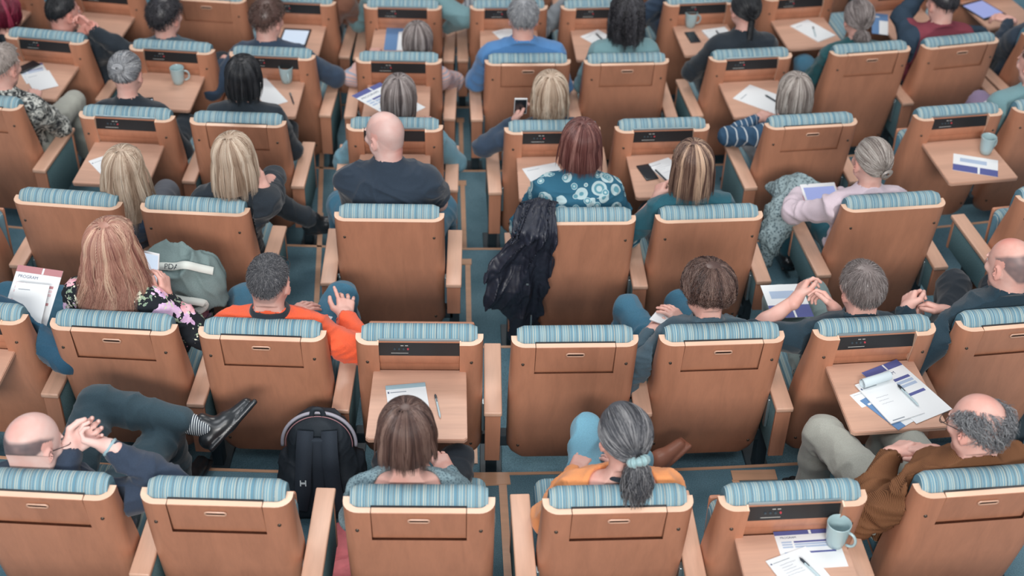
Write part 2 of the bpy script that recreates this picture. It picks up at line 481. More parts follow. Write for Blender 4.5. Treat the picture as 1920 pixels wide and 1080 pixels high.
def closed_tray():
    """flap standing in the opening: face panel and pale top edge"""
    bm = bmesh.new(); M = frame_M(0, 0)
    box_bm(bm, (-XT+.0025, .0, -.0225), (XT-.0025, TRS-.003, .0005), .0015, 1, M)
    me = bm_mesh('tray_flap', bm, W_BACK, smooth=False)
    me.materials.append(W_RIM)
    for p in me.polygons:
        if p.normal.z > .6: p.material_index = 1
    return me
def gap_shade_mesh():  # dark strip standing in for the shade between cushion and flap
    bm = bmesh.new(); box_bm(bm, (-XT, .003, -.032), (XT, .05, -.0228), 0, 1, frame_M(0, 0))
    return bm_mesh('painted_gap_shade', bm, BLACKP)
def handle_mesh():
    bm = bmesh.new(); n = 24; V = []
    M = frame_M(.045, .001)
    for i in range(n):
        a = 2*math.pi*i/n; cx = .027*(1 if math.cos(a) > 0 else -1)
        for (r, z) in ((.0125, 0), (.0105, .004), (.0075, .004), (.0065, -.002)):
            V.append(M @ Vector((cx+r*math.cos(a), r*math.sin(a), z)))
    vs = [bm.verts.new(v) for v in V]
    for i in range(n):
        j = (i+1) % n
        for q in range(3): bm.faces.new((vs[i*4+q], vs[j*4+q], vs[j*4+q+1], vs[i*4+q+1]))
    return bm_mesh('tray_handle', bm, W_TOP, smooth=True, auto=60)
def slot_mesh():
    bm = bmesh.new(); n = 20; M = frame_M(.045, .0012)
    vs = []
    for i in range(n):
        a = 2*math.pi*i/n; cx = .027*(1 if math.cos(a) > 0 else -1)
        vs.append(bm.verts.new(M @ Vector((cx+.0082*math.cos(a), .0082*math.sin(a), .0006))))
    bm.faces.new(vs); return bm_mesh('finger_slot', bm, SLOT_SHADE)
def recess_parts():
    out = []
    bm = bmesh.new(); M = frame_M(0, 0); PT = M @ Matrix.Translation((0, 0, -.030)) @ Matrix.Rotation(math.radians(20), 4, 'X')
    # cheeks and floor of the recess
    box_bm(bm, (-XT-.006, .0, -.026), (-XT, TRS, .0), 0, 1, M)
    out.append(('recess_cheek', bm_mesh('recess_cheek', bm, W_RIM, False)))
    bm = bmesh.new()
    box_bm(bm, (XT, .0, -.026), (XT+.006, TRS, .0), 0, 1, M)
    out.append(('recess_cheek', bm_mesh('recess_cheek', bm, W_RIM, False)))
    bm = bmesh.new()
    box_bm(bm, (-XT, .002, -.008), (XT, .078, .0), .001, 1, PT)
    out.append(('control_panel', bm_mesh('control_panel', bm, BLACKP, False)))
    bm = bmesh.new()
    box_bm(bm, (-XT, -.004, -.004), (XT, .006, .004), .001, 1, PT)
    out.append(('steel_trim', bm_mesh('steel_trim', bm, STEEL, False)))
    bm = bmesh.new()
    box_bm(bm, (-XT, .076, -.026), (XT, .128, -.006), .004, 2, M)
    out.append(('tray_ledge', bm_mesh('tray_ledge', bm, W_BACK, True, 40)))
    for x in (-.03, -.012, .006):
        bm = bmesh.new()
        bmesh.ops.create_cone(bm, cap_ends=True, segments=10, radius1=.005, radius2=.004, depth=.004, matrix=PT @ Matrix.Translation((x-.07, .045, .002)))
        out.append(('knob', bm_mesh('knob', bm, DARK, True, 40)))
    bm = bmesh.new()
    bmesh.ops.create_cone(bm, cap_ends=True, segments=12, radius1=.0045, radius2=.0035, depth=.004, matrix=PT @ Matrix.Translation((-.046, .045, .002)))
    out.append(('indicator', bm_mesh('indicator', bm, RED, True, 40)))
    for lo, hi in (((-.076, .028, -.0005), (-.064, .031, .0008)), ((-.058, .028, -.0005), (-.046, .031, .0008)), ((-.115, .064, -.0005), (-.045, .066, .0008))):
        bm = bmesh.new(); box_bm(bm, lo, hi, 0, 1, PT)
        out.append(('panel_marking', bm_mesh('panel_marking', bm, plain('white_print', srgb(190, 190, 185), .6), False)))
    return out
TRAY_Z = back_z(TRS)                                 # height of the open tray above its floor
TRAY_Y0 = back_y(TRS)+.012
def open_tray():
    bm = bmesh.new()
    w0, w1 = TRW-.004, TRW+.004; y0, y1 = TRAY_Y0, TRAY_Y0-TRD-.01
    prof = [(-w0, y0), (w0, y0), (w1, y1+.012), (w1-.012, y1), (-w1+.012, y1), (-w1, y1+.012)]
    top = [bm.verts.new((x, y, TRAY_Z)) for x, y in prof]; bot = [bm.verts.new((x, y, TRAY_Z-.018)) for x, y in prof]
    bm.faces.new(top); bm.faces.new(bot[::-1])
    for i in range(6): bm.faces.new((top[i], bot[i], bot[(i+1) % 6], top[(i+1) % 6]))
    bmesh.ops.recalc_face_normals(bm, faces=bm.faces)
    bmesh.ops.bevel(bm, geom=[e for e in bm.edges if abs(e.verts[0].co.z-e.verts[1].co.z) < 1e-5 and e.verts[0].co.z > TRAY_Z-.001], offset=.003, segments=2, affect='EDGES')
    return bm_mesh('folding_tray', bm, W_TRAY, True, 35)
ARM_Z = .58
def arm_meshes(drop):
    top = bmesh.new(); box_bm(top, (-.038, .0, ARM_Z-.024), (.038, .455, ARM_Z), .006, 3)
    pan = bmesh.new(); box_bm(pan, (-.033, .012, ARM_Z-.024-drop), (.033, .028, ARM_Z-.0245), .002, 1)
    pan2 = bmesh.new(); box_bm(pan2, (-.033, .415, ARM_Z-.024-drop), (.033, .435, ARM_Z-.0245), .002, 1)
    fab = bmesh.new(); box_bm(fab, (-.0315, .0285, ARM_Z-.024-drop+.005), (.0315, .4145, ARM_Z-.025), .004, 2)
    br = bmesh.new()
    return [('armrest_top', bm_mesh('armrest_top', top, W_TOP, True, 40)),
            ('armrest_panel', bm_mesh('armrest_panel', pan, W_BACK, True, 40)),
            ('armrest_panel', bm_mesh('armrest_panel', pan2, W_BACK, True, 40)),
            ('armrest_upholstery', bm_mesh('armrest_upholstery', fab, FAB2, True, 40))]
def post_mesh(x, drop):
    bm = bmesh.new()
    box_bm(bm, (x-.025, .20, .015), (x+.025, .26, ARM_Z-.024-drop+.01), .003, 1)
    box_bm(bm, (x-.05, .13, .0), (x+.05, .40, .016), .003, 1)
    return bm_mesh('pedestal', bm, DARK, True, 40)
def beam_mesh():
    bm = bmesh.new()
    box_bm(bm, (-.30, .20, .20), (.30, .26, .26), .004, 1)
    box_bm(bm, (-.24, .19, .255), (.24, .27, .345), .004, 1)
    return bm_mesh('support_beam', bm, DARK, True, 40)
def bracket_mesh(side):
    bm = bmesh.new()
    cyl_bm(bm, (side*.262, .13, ARM_Z-.05), (side*.30, .13, ARM_Z-.05), .011)
    box_bm(bm, (side*.262-.004, .10, ARM_Z-.20), (side*.262+.010, .13, ARM_Z-.04), .002, 1)
    return bm_mesh('bracket', bm, STEEL, True, 40)
ME = {}
ME['shell_t'] = shell_mesh(True); ME['shell_p'] = shell_mesh(False)
ME['pad_d'] = pad_mesh(False); ME['pad_f'] = pad_mesh(True); ME['pan_d'] = pan_mesh(False); ME['pan_f'] = pan_mesh(True)
PADUP = .11; ME['pad_h'] = pad_mesh(True); ME['pan_h'] = pan_mesh(True); PADUP = 0
ME['cushion'] = seat_parts_common()[0][1]
ME['screws'] = [screw_mesh([p]) for p in ((-.212, .105), (.212, .105), (-.212, .70), (.212, .70))]
ME['gap_shade'] = gap_shade_mesh(); ME['flap'] = closed_tray(); ME['handle'] = handle_mesh(); ME['slot'] = slot_mesh()
ME['recess'] = recess_parts(); ME['tray'] = open_tray()
ME['arm'] = {d: arm_meshes(d) for d in (.17, .27)}
ME['beam'] = beam_mesh(); ME['br'] = {s: bracket_mesh(s) for s in (-1, 1)}
_armcache = {}
SEATS = {}
GROUPS = {'p': 'plain backed auditorium seats of the third row', 'c': 'auditorium seats with the tray shut', 'o': 'auditorium seats with the tray folded open'}
def seat(sid, k, px, py, state, folded, arms, label, dyaw=None, wpx=None, drop=.27):
    """px,py: middle of the rim in the photograph; arms: string of L,R"""
    p = un(px, py, floor_z(k)+HR)
    phi = math.atan2(p[0]-CEN[0], CEN[1]-p[1])
    yaw = phi if dyaw is None else .5*(phi+math.radians(dyaw))
    root = bpy.data.objects.new('auditorium_seat', None); COL.objects.link(root)
    root.location = (p[0], p[1], floor_z(k)); root.rotation_euler = (0, 0, yaw)
    tag(root, label, 'seat', GROUPS[state])
    SEATS[sid] = (root, k, np.array([p[0], p[1], floor_z(k)]), yaw)
    link('back_shell', ME['shell_p' if state == 'p' else 'shell_t'], root)
    link('back_cushion', ME['cushion'], root)
    link('seat_cushion', ME['pad_h' if sid == 'B3' else 'pad_f' if folded else 'pad_d'], root); link('seat_pan', ME['pan_h' if sid == 'B3' else 'pan_f' if folded else 'pan_d'], root)
    for m in ME['screws']: link('screw', m, root)
    if state == 'c':
        link('painted_gap_shade', ME['gap_shade'], root); f = link('tray_flap', ME['flap'], root); h = link('tray_handle', ME['handle'], f); link('finger_slot', ME['slot'], f)
    if state == 'o':
        pn = None
        for n, m in ME['recess']:
            if n == 'control_panel': pn = link(n, m, root)
            elif n in ('knob', 'indicator', 'panel_marking'): link(n, m, pn)
            else: link(n, m, root)
        link('folding_tray', ME['tray'], root)
    link('support_beam', ME['beam'], root)
    for s, c in ((-1, 'L'), (1, 'R')):
        if c in arms or c.lower() in arms:
            x = s*.305
            if (c, drop) not in _armcache: _armcache[(c, drop)] = post_mesh(x, drop)
            if c in arms:
                a = None
                for n, m in ME['arm'][drop]:
                    o = link('armrest' if n == 'armrest_top' else n, m, a if a else root)
                    if a is None: a = o; o.location = (x, 0, 0)
                link('bracket', ME['br'][s], root)
                link('pedestal', _armcache[(c, drop)], root)
    return root
T = [ # id row leftx lefty rightx righty state folded arms label
('A1',0,-78,927,208,940,'c',0,'R','seat at the lower left corner, nearest row, holding the bald man in the navy suit'),
('A2',0,257,944,545,953,'c',1,'R','empty seat with shut tray in the nearest row, between the suited man and the backpack'),
('A3',0,642,961,927,964,'c',0,'','seat in the nearest row holding the woman in the grey knitted top'),
('A4',0,1020,966,1304,959,'c',0,'LR','seat in the nearest row holding the woman in the orange top'),
('A5',0,1352,961,1635,948,'o',1,'R','empty seat with open tray, mug and program, in the nearest row'),
('A6',0,1722,940,1995,915,'c',0,'','seat at the lower right corner holding the man in the brown sweater'),
('B0',1,-193,598,41,609,'o',0,'R','seat with open tray cut by the left edge of the frame, second row'),
('B1',1,87,618,325,631,'c',0,'R','seat with shut tray holding the woman in the black floral dress'),
('B2',1,368,634,607,643,'c',0,'R','seat with shut tray holding the man in the orange sweater'),
('B3',1,666,647,905,649,'o',1,'R','empty seat with a notepad and pen on its open tray, second row'),
('B4',1,961,652,1199,651,'c',1,'R','empty seat with shut tray right of the notepad tray, second row'),
('B5',1,1240,650,1477,643,'c',0,'R','seat with shut tray holding the person in the grey jacket with brown hair'),
('B6',1,1533,640,1762,628,'o',0,'R','seat with pens and programs on its open tray, holding the man with bare forearms'),
('B7',1,1805,626,2025,604,'c',0,'R','seat with shut tray at the right edge holding the bald man in the black jacket'),
('C0',2,-245,372,-35,378,'p',1,'','empty plain backed seat mostly outside the left edge, third row'),
('C1',2,18,381,223,397,'p',0,'LR','leftmost plain backed seat, in front of the floral dress woman'),
('C2',2,257,397,464,408,'p',0,'R','plain backed seat behind the grey bag, holding the blonde woman resting her head'),
('C3',2,625,415,832,417,'p',0,'LR','plain backed seat holding the bald man in the dark tee shirt'),
('C4',2,988,422,1196,422,'p',0,'LR','plain backed seat with a black jacket thrown over its corner'),
('C5',2,1232,420,1436,413,'p',0,'R','plain backed seat holding the woman in the teal top who holds a pen'),
('C6',2,1585,400,1780,388,'p',0,'LR','plain backed seat holding the woman in the pale lilac shirt'),
('C7',2,1912,384,2105,365,'p',1,'L','empty plain backed seat cut by the right edge, third row'),
('D0',3,-140,198,35,206,'c',0,'R','seat at the left edge holding the person in the snakeskin patterned top'),
('D1',3,142,223,323,230,'o',0,'R','seat with open tray holding the grey haired woman with a hair clip'),
('D2',3,351,235,534,240,'c',0,'R','seat with shut tray holding the woman with the black bob'),
('D3',3,648,247,830,248,'o',0,'LR','seat with open tray right in front of the bald man in the dark tee shirt'),
('D4',3,946,253,1128,252,'o',0,'LR','seat with open tray in front of the woman in the circle print shirt'),
('D5',3,1155,251,1335,246,'o',1,'','empty seat with a black phone on its open tray, fourth row'),
('D6',3,1440,245,1613,235,'c',0,'LR','seat with shut tray holding the woman in the striped blue sweater'),
('D7',3,1722,228,1886,217,'o',1,'','empty seat with a mug and a leaflet on its open tray at right'),
('D8',3,1908,212,2068,200,'c',0,'','seat cut by the right edge holding the person in lilac trousers'),
('E1',4,3,72,158,86,'o',0,'R','seat with papers on its open tray at the upper left'),
('E2',4,237,95,399,104,'o',0,'LR','seat with a mug on its open tray, in front of the grey hair clip'),
('E3',4,428,108,587,115,'o',0,'R','seat with a mug on its open tray, in front of the black bob'),
('E4',4,666,119,827,122,'o',0,'LR','seat with blue program on its open tray, fifth row'),
('E5',4,909,124,1072,123,'c',0,'LR','seat with shut tray holding the man in the bright blue sweater'),
('E6',4,1096,124,1258,121,'c',0,'R','seat with shut tray holding the woman with long dark curls'),
('E7',4,1335,118,1489,110,'o',0,'L','seat with a large white sheet on its open tray, fifth row'),
('E8',4,1563,107,1713,97,'c',0,'R','seat with shut tray holding the woman in dark green with a ponytail'),
('E9',4,1737,95,1878,80,'c',0,'R','seat with shut tray holding the person in burgundy and navy'),
('E10',4,1925,72,2065,56,'c',0,'L','seat at the upper right edge behind the navy jacket'),
('E0',4,-172,58,-15,70,'c',0,'','seat outside the upper left corner holding the person with red hair'),
('F0',5,-75,-26,68,-18,'o',0,'','seat with open tray at the very upper left corner'),
('F1',5,120,-14,265,-7,'o',0,'','seat with open tray in front of the man in black at upper left'),
('F2',5,311,2,459,5,'c',0,'','seat with shut tray between the two dark haired men at upper left'),
('F3',5,480,9,628,10,'o',0,'R','seat with a tablet on its open tray, top row'),
('F4',5,681,18,827,20,'o',0,'LR','seat with a blue folder on its open tray, top row'),
('F5',5,881,20,1028,20,'o',0,'L','seat with open tray in front of the grey haired man in blue'),
('F6',5,1052,20,1200,18,'o',0,'','seat with open tray in front of the long dark curls'),
('F7',5,1246,13,1392,8,'o',0,'','seat with a mug and phone on its open tray, top row'),
('F8',5,1433,3,1574,-5,'o',1,'R','seat with a white notepad and pen on its open tray, top row'),
('F9',5,1622,-12,1760,-22,'o',0,'','seat with open tray left of the big tablet, top row'),
('F10',5,1792,-32,1925,-44,'o',0,'','seat with a large tablet on its open tray, top right'),
('G1',6,352,-78,490,-76,'c',0,'LR','seat beyond the top edge above the shut tray between dark haired men'),
('G2',6,560,-74,696,-72,'c',0,'LR','seat beyond the top edge left of the blue folder seat'),
('G3',6,735,-71,871,-70,'c',0,'R','seat beyond the top edge above the blue folder seat'),
('G4',6,905,-70,1041,-71,'c',0,'R','seat beyond the top edge above the man in blue'),
('G5',6,1105,-72,1240,-75,'c',0,'R','seat beyond the top edge above the long dark curls'),
('G6',6,1300,-78,1433,-83,'c',0,'R','seat beyond the top edge above the mug and phone'),
('G7',6,1500,-88,1630,-97,'c',0,'R','seat beyond the top edge above the white notepad'),
]
# unseen row of seats, added just below the frame to shade the nearest row
for _i, (_x, _w) in enumerate(((-230, 'behind the lower left corner seat'), (170, 'behind the bald man in the navy suit'), (610, 'behind the empty seat beside the backpack'), (1010, 'behind the woman in the grey knitted top'), (1410, 'behind the woman in the orange top'), (1810, 'behind the empty seat with the big mug'), (2210, 'behind the man in the brown sweater'))):
    T.append(('Z%d' % _i, -1, _x-170, 1400, _x+170, 1400, 'c', 1, 'R', 'unseen seat added below the lower edge, '+_w))
MEAS = {}
def build_seats():
    for (sid, k, ax, ay, bx, by, st, fo, arms, lab) in T:
        a = un(ax, ay, floor_z(k)+HR); b = un(bx, by, floor_z(k)+HR)
        ang = math.degrees(math.atan2(b[1]-a[1], b[0]-a[0]))
        off = min(ax, bx) < 0 or max(ax, bx) > 1920 or k > 4 or k < 0
        m = (a+b)/2
        if k < 0:                                    # keep these on their own arc
            ph = math.atan2(m[0]-CEN[0], CEN[1]-m[1]); q_ = arc(k, ph); m = np.array([q_[0], q_[1], floor_z(k)+HR])
        # project the middle by using the mean of the world points
        seat(sid, k, *to_px(m), st, fo, arms, lab, None if off else ang, drop=.17 if k == 2 and sid != 'C4' else .27)
def to_px(P):
    X, Y, Z = P[0], P[1], P[2]-CAMZ
    fw = Y*math.cos(TH)-Z*math.sin(TH); up = Y*math.sin(TH)+Z*math.cos(TH)
    u, v = X/fw, up/fw
    u, v = CR*u+SR*v, -SR*u+CR*v
    return 960+F_PX*u, 540-F_PX*v
build_seats()
# ------------------------------------------------------------------ terraces, nosings, aisle edging
NOSE = 0.06
def sector(k0off, k1off, z0, z1, a0, a1, n=60):
    """solid between two arcs given as (row, off) ; angles in radians"""
    V = []
    for i in range(n+1):
        ph = a0+(a1-a0)*i/n
        for (k, off) in (k0off, k1off):
            x, y = arc(k, ph, off)
            V.append((x, y, z0)); V.append((x, y, z1))
    Fq = []
    for i in range(n):
        a = i*4; b = a+4
        Fq += [(a+1, b+1, b+3, a+3), (a, a+2, b+2, b), (a, b, b+1, a+1), (a+2, a+3, b+3, b+2)]
    Fq += [(0, 1, 3, 2), (n*4, n*4+2, n*4+3, n*4+1)]
    return np.array(V), [np.array(Fq)]
A0, A1 = math.radians(-16), math.radians(24)
W_FLOOR = wood('oak_edging', srgb(214, 168, 136), .12, .4, 'X', .3)
for k in range(-2, 8):
    # terrace k runs from the nosing behind row k to the nosing under row k+1
    V, Fq = sector((k, NOSE+.0), (k+1, NOSE), floor_z(k)-STEP-.15, floor_z(k), A0, A1)
    o = link('floor', mesh_np('floor', V, Fq, [CARPET], False)); tag(o, kind='structure')
    V, Fq = sector((k+1, NOSE-.012), (k+1, NOSE+.003), floor_z(k)-.03, floor_z(k)+.004, A0, A1)
    o = link('trim_%d' % (k+3), mesh_np('trim', V, Fq, [W_FLOOR], False)); tag(o, kind='structure')
_tn = [20]
def strip(k, p0, p1, w, hi=.004):
    """flush wooden strip on terrace k between two pixels"""
    a = un(p0[0], p0[1], floor_z(k)); b = un(p1[0], p1[1], floor_z(k))
    d = (b-a)/np.linalg.norm(b-a); n = np.array([-d[1], d[0], 0])*w/2
    z = np.array([0, 0, hi if abs(p0[0]-p1[0]) < abs(p0[1]-p1[1]) else hi+.0025])
    V = [a-n, a+n, b+n, b-n]; V = V+[v+z for v in V]
    Fq = [(0, 3, 2, 1), (4, 5, 6, 7), (0, 1, 5, 4), (1, 2, 6, 5), (2, 3, 7, 6), (3, 0, 4, 7)]
    o = link('trim_%d' % _tn[0], mesh_np('trim', np.array(V), [np.array(Fq)], [W_FLOOR], False)); _tn[0] += 1
    tag(o, kind='structure')
strip(0, (942, 900), (953, 1085), .035); strip(0, (888, 902), (956, 898), .07)
strip(0, (1372, 893), (1455, 891), .06); strip(0, (1378, 900), (1398, 945), .03)
strip(1, (884, 650), (890, 870), .028); strip(1, (1208, 700), (1215, 860), .028)
strip(2, (877, 488), (880, 640), .028); strip(2, (602, 400), (590, 640), .028); strip(2, (860, 492), (884, 492), .05)
strip(3, (867, 344), (871, 470), .028); strip(3, (604, 270), (598, 460), .028); strip(3, (850, 344), (874, 344), .05)
strip(4, (864, 226), (866, 325), .028); strip(5, (862, 120), (864, 208), .028); strip(4, (848, 226), (870, 226), .05)
# ------------------------------------------------------------------ people
def skin_mat(name, col, red=.0):
    if name in MATS: return MATS[name]
    m = bpy.data.materials.new(name); t, b = nt(m)
    tc = N(t, 'TexCoord'); no = N(t, 'TexNoise', Scale=18.0, Detail=4.0); t.links.new(tc.outputs['Object'], no.inputs['Vector'])
    c = col[:3]; r = ramp(t, [(.35, (c[0]*.96, c[1]*.84, c[2]*.82)), (.65, c)])
    t.links.new(no.outputs[0], r.inputs[0])
    at = N(t, 'Attribute', attribute_name='paint')       # stubble and flushed patches, kept with the skin
    mx = N(t, 'Mix', data_type='RGBA'); t.links.new(at.outputs['Alpha'], mx.inputs[0])
    t.links.new(r.outputs[0], mx.inputs[6]); t.links.new(at.outputs['Color'], mx.inputs[7]); t.links.new(mx.outputs[2], b.inputs['Base Color'])
    b.inputs['Roughness'].default_value = .48; b.inputs['Specular IOR Level'].default_value = .4
    b.inputs['Subsurface Weight'].default_value = .0
    f = N(t, 'TexNoise', Scale=220.0, Detail=2.0); t.links.new(tc.outputs['Object'], f.inputs['Vector'])
    bp = N(t, 'Bump', Strength=.12, Distance=.002); t.links.new(f.outputs[0], bp.inputs['Height']); t.links.new(bp.outputs[0], b.inputs['Normal'])
    MATS[name] = m; return m
def hair_mat(name, dark, mid, light, rough=.38):
    if name in MATS: return MATS[name]
    m = bpy.data.materials.new(name); t, b = nt(m)
    at = N(t, 'Attribute', attribute_name='strand')
    r = ramp(t, [(.0, dark[:3]), (.45, mid[:3]), (1.0, light[:3])])
    t.links.new(at.outputs['Fac'], r.inputs[0]); t.links.new(r.outputs[0], b.inputs['Base Color'])
    b.inputs['Roughness'].default_value = rough; b.inputs['Specular IOR Level'].default_value = .55
    MATS[name] = m; return m
def cloth(name, col, var=.12, rough=.85, bump=.35, freq=240, sheen=.2):
    return plain(name, srgb(*col), rough, .2, bump=bump, bfreq=freq, var=var, sheen=sheen)
def norm(v): v = np.asarray(v, float); return v/(np.linalg.norm(v)+1e-9)
def rot(axis, deg):
    return np.array(Matrix.Rotation(math.radians(deg), 3, axis))
def ik(S, Wt, l1, l2, pole):
    S = np.array(S, float); Wt = np.array(Wt, float); d = Wt-S; L = np.linalg.norm(d)
    if L > (l1+l2)*.995: Wt = S+d/L*(l1+l2)*.995; d = Wt-S; L = np.linalg.norm(d)
    a = (l1*l1-l2*l2+L*L)/(2*L); h = math.sqrt(max(l1*l1-a*a, 1e-6))
    u = d/L; p = np.array(pole, float); p -= (p@u)*u; p = norm(p)
    return S+u*a+p*h, Wt
def hand_prims(v, w, d, n, side, curl, s=1.0, spread=.12, tcurl=.5):
    """w wrist, d finger direction, n the way the palm faces, side: +1 thumb along cross(n,d)"""
    d = norm(d); n = np.array(n, float); n = norm(n-(n@d)*d); t = norm(np.cross(n, d))*side
    kn = []
    for i, (o, l) in enumerate(zip((.029, .010, -.010, -.028), (.074, .083, .077, .060))):
        k = w+d*(.086-abs(i-1.2)*.004)*s+t*o*s
        kn.append((k, l, o))
        v.cone(w+t*o*.55*s, k, .0165*s, .0118*s, k=.012)
    v.cone(w-d*.03*s, w+d*.02*s, .023*s, .023*s, k=.012)
    c = curl if np.ndim(curl) else [curl]*4
    for i, (k, l, o) in enumerate(kn):
        fd = norm(d+t*(o/.03)*spread); p = k; r = .0092*s if i < 3 else .0080*s
        ang = 0
        for j, (fl, cf) in enumerate(((.44, 55), (.31, 70), (.25, 45))):
            ang += c[i]*cf
            dd = fd*math.cos(math.radians(ang))+n*math.sin(math.radians(ang))
            q = p+dd*l*fl*s; r2 = r*.90
            v.cone(p, q, r, r2, k=.004); p = q; r = r2
    b = w+d*.018*s+t*.022*s
    d1 = norm(d*.62+t*.70+n*(.25+.3*tcurl)); p1 = b+d1*.040*s
    d2 = norm(d*.85+t*(.35-.5*tcurl)+n*.35*tcurl); p2 = p1+d2*.034*s
    d3 = norm(d*.95+t*(.1-.6*tcurl)+n*.4*tcurl); p3 = p2+d3*.024*s
    v.cone(b, p1, .016*s, .012*s, k=.014); v.cone(p1, p2, .0115*s, .0105*s, k=.004); v.cone(p2, p3, .0105*s, .008*s, k=.003)
def head_prims(v, M, c, s=1.0, female=False, nb=None):
    H = lambda x, y, z: c+M@(np.array([x, y, z])*s)
    v.ell(H(0, -.010, .034), np.array([.0765, .0955, .088])*s, M, k=.0)
    v.ell(H(0, .022, .0), np.array([.066, .070, .078])*s, M, k=.02)
    v.cone(H(0, .030, -.035), H(0, .055, -.088), .052*s, .026*s, k=.03)
    for e in (-1, 1):
        v.cone(H(e*.040, .028, -.055), H(e*.012, .060, -.092), .026*s, .018*s, k=.025)
        v.ell(H(e*.043, .066, -.012), np.array([.020, .016, .016])*s, M, k=.02)           # cheek
        v.ell(H(e*.032, .094, .012), np.array([.017, .014, .012])*s, M, k=.010, cut=True)  # socket
        v.ell(H(e*.0775, -.004, -.004), np.array([.0085, .019, .031])*s, M@rot('Z', e*-22), k=.006)
        v.ell(H(e*.084, .004, .0), np.array([.006, .010, .018])*s, M@rot('Z', e*-22), k=.003, cut=True)
        v.cone(H(e*.077, -.002, -.028), H(e*.077, .0, -.034), .007*s, .007*s, k=.004)
        v.cone(H(e*.016, .091, .030), H(e*.044, .082, .031), .007*s, .005*s, k=.008)       # brow ridge
    v.cone(H(0, .090, .020), H(0, .112, -.018), .007*s, .0115*s, k=.010)
    v.cone(H(-.011, .100, -.022), H(.011, .100, -.022), .0075*s, .0075*s, k=.006)
    v.cone(H(-.019, .087, -.050), H(.019, .087, -.050), .0055*s, .0055*s, k=.006)
    v.cone(H(-.016, .086, -.060), H(.016, .086, -.060), .0065*s, .0065*s, k=.006)
    v.cone(H(-.020, .096, -.055), H(.020, .096, -.055), .0022*s, .0022*s, k=.002, cut=True)
    v.ell(H(0, .075, -.094), np.array([.018, .014, .013])*s, M, k=.012)
    if nb is not None:
        r = .050 if female else .058
        v.cone(H(0, -.030, -.030), nb, r*s, (r+.004)*s, k=.030)
HAIR_C = np.array([0, -.010, .036]); HAIR_E = np.array([.0805, .0995, .0915])
_EA = np.radians([0, 45, 62, 80, 100, 120, 150, 180])
def e_min(A, style='n', back=-44, front=42):
    return np.interp(np.abs(A), _EA, np.radians([front, front-4, 14, 4, -4, -22, back, back]))
def hsurf(u, puff):  # unit directions -> head frame points
    return HAIR_C+u*(HAIR_E+puff)
def dir_ae(A, e): return np.stack([np.sin(A)*np.cos(e), np.cos(A)*np.cos(e), np.sin(e)], -1)
class HairB:
    def __init__(s, M, c, sc): s.M, s.c, s.sc = M, c, sc; s.V = []; s.F = []; s.off = 0; s.col = []
    def w(s, P): return s.c+(P*s.sc)@s.M.T
    def add(s, V, Fs, col):
        s.V.append(V); s.F += [np.asarray(f)+s.off for f in Fs]; s.off += len(V); s.col.append(np.broadcast_to(col, (len(V),)).astype(np.float32))
    def strands(s, P, rad, col, sides=3):
        n, m, _ = P.shape; V, Fs = tube_np(P, rad, sides)
        s.add(V, Fs, np.repeat(col, m*sides))
    def build(s, name, mat, parent):
        V = np.concatenate(s.V); 
        by = {}
        for f in s.F: by.setdefault(f.shape[1], []).append(f)
        me = mesh_np(name, V, [np.concatenate(x) for x in by.values()], [mat])
        at = me.attributes.new('strand', 'FLOAT', 'POINT'); at.data.foreach_set('value', np.concatenate(s.col))
        return link(name, me, parent)
def cap_shell(hb, puff, back=-44, front=42, base=.4, emfun=None):
    nA, nE = 56, 14
    A = np.linspace(-math.pi, math.pi, nA, endpoint=False); em = (emfun or (lambda a: e_min(a, back=back, front=front)))(A)
    t = np.linspace(0, 1, nE)
    e = em[:, None]+(math.pi/2-em[:, None])*t[None, :]**.9
    Ag = np.repeat(A[:, None], nE, 1)
    edge = np.clip(t*5, 0, 1)[None, :, None]
    P = hsurf(dir_ae(Ag, e), puff*edge-.004*(1-edge)) if np.ndim(puff) == 0 else None
    V = hb.w(P.reshape(-1, 3)); idx = np.arange(nA*nE).reshape(nA, nE)
    a = idx[:, :-1]; b = np.roll(idx, -1, 0)[:, :-1]; c = np.roll(idx, -1, 0)[:, 1:]; d = idx[:, 1:]
    hb.add(V, [np.stack([a, b, c, d], -1).reshape(-1, 4)], base)
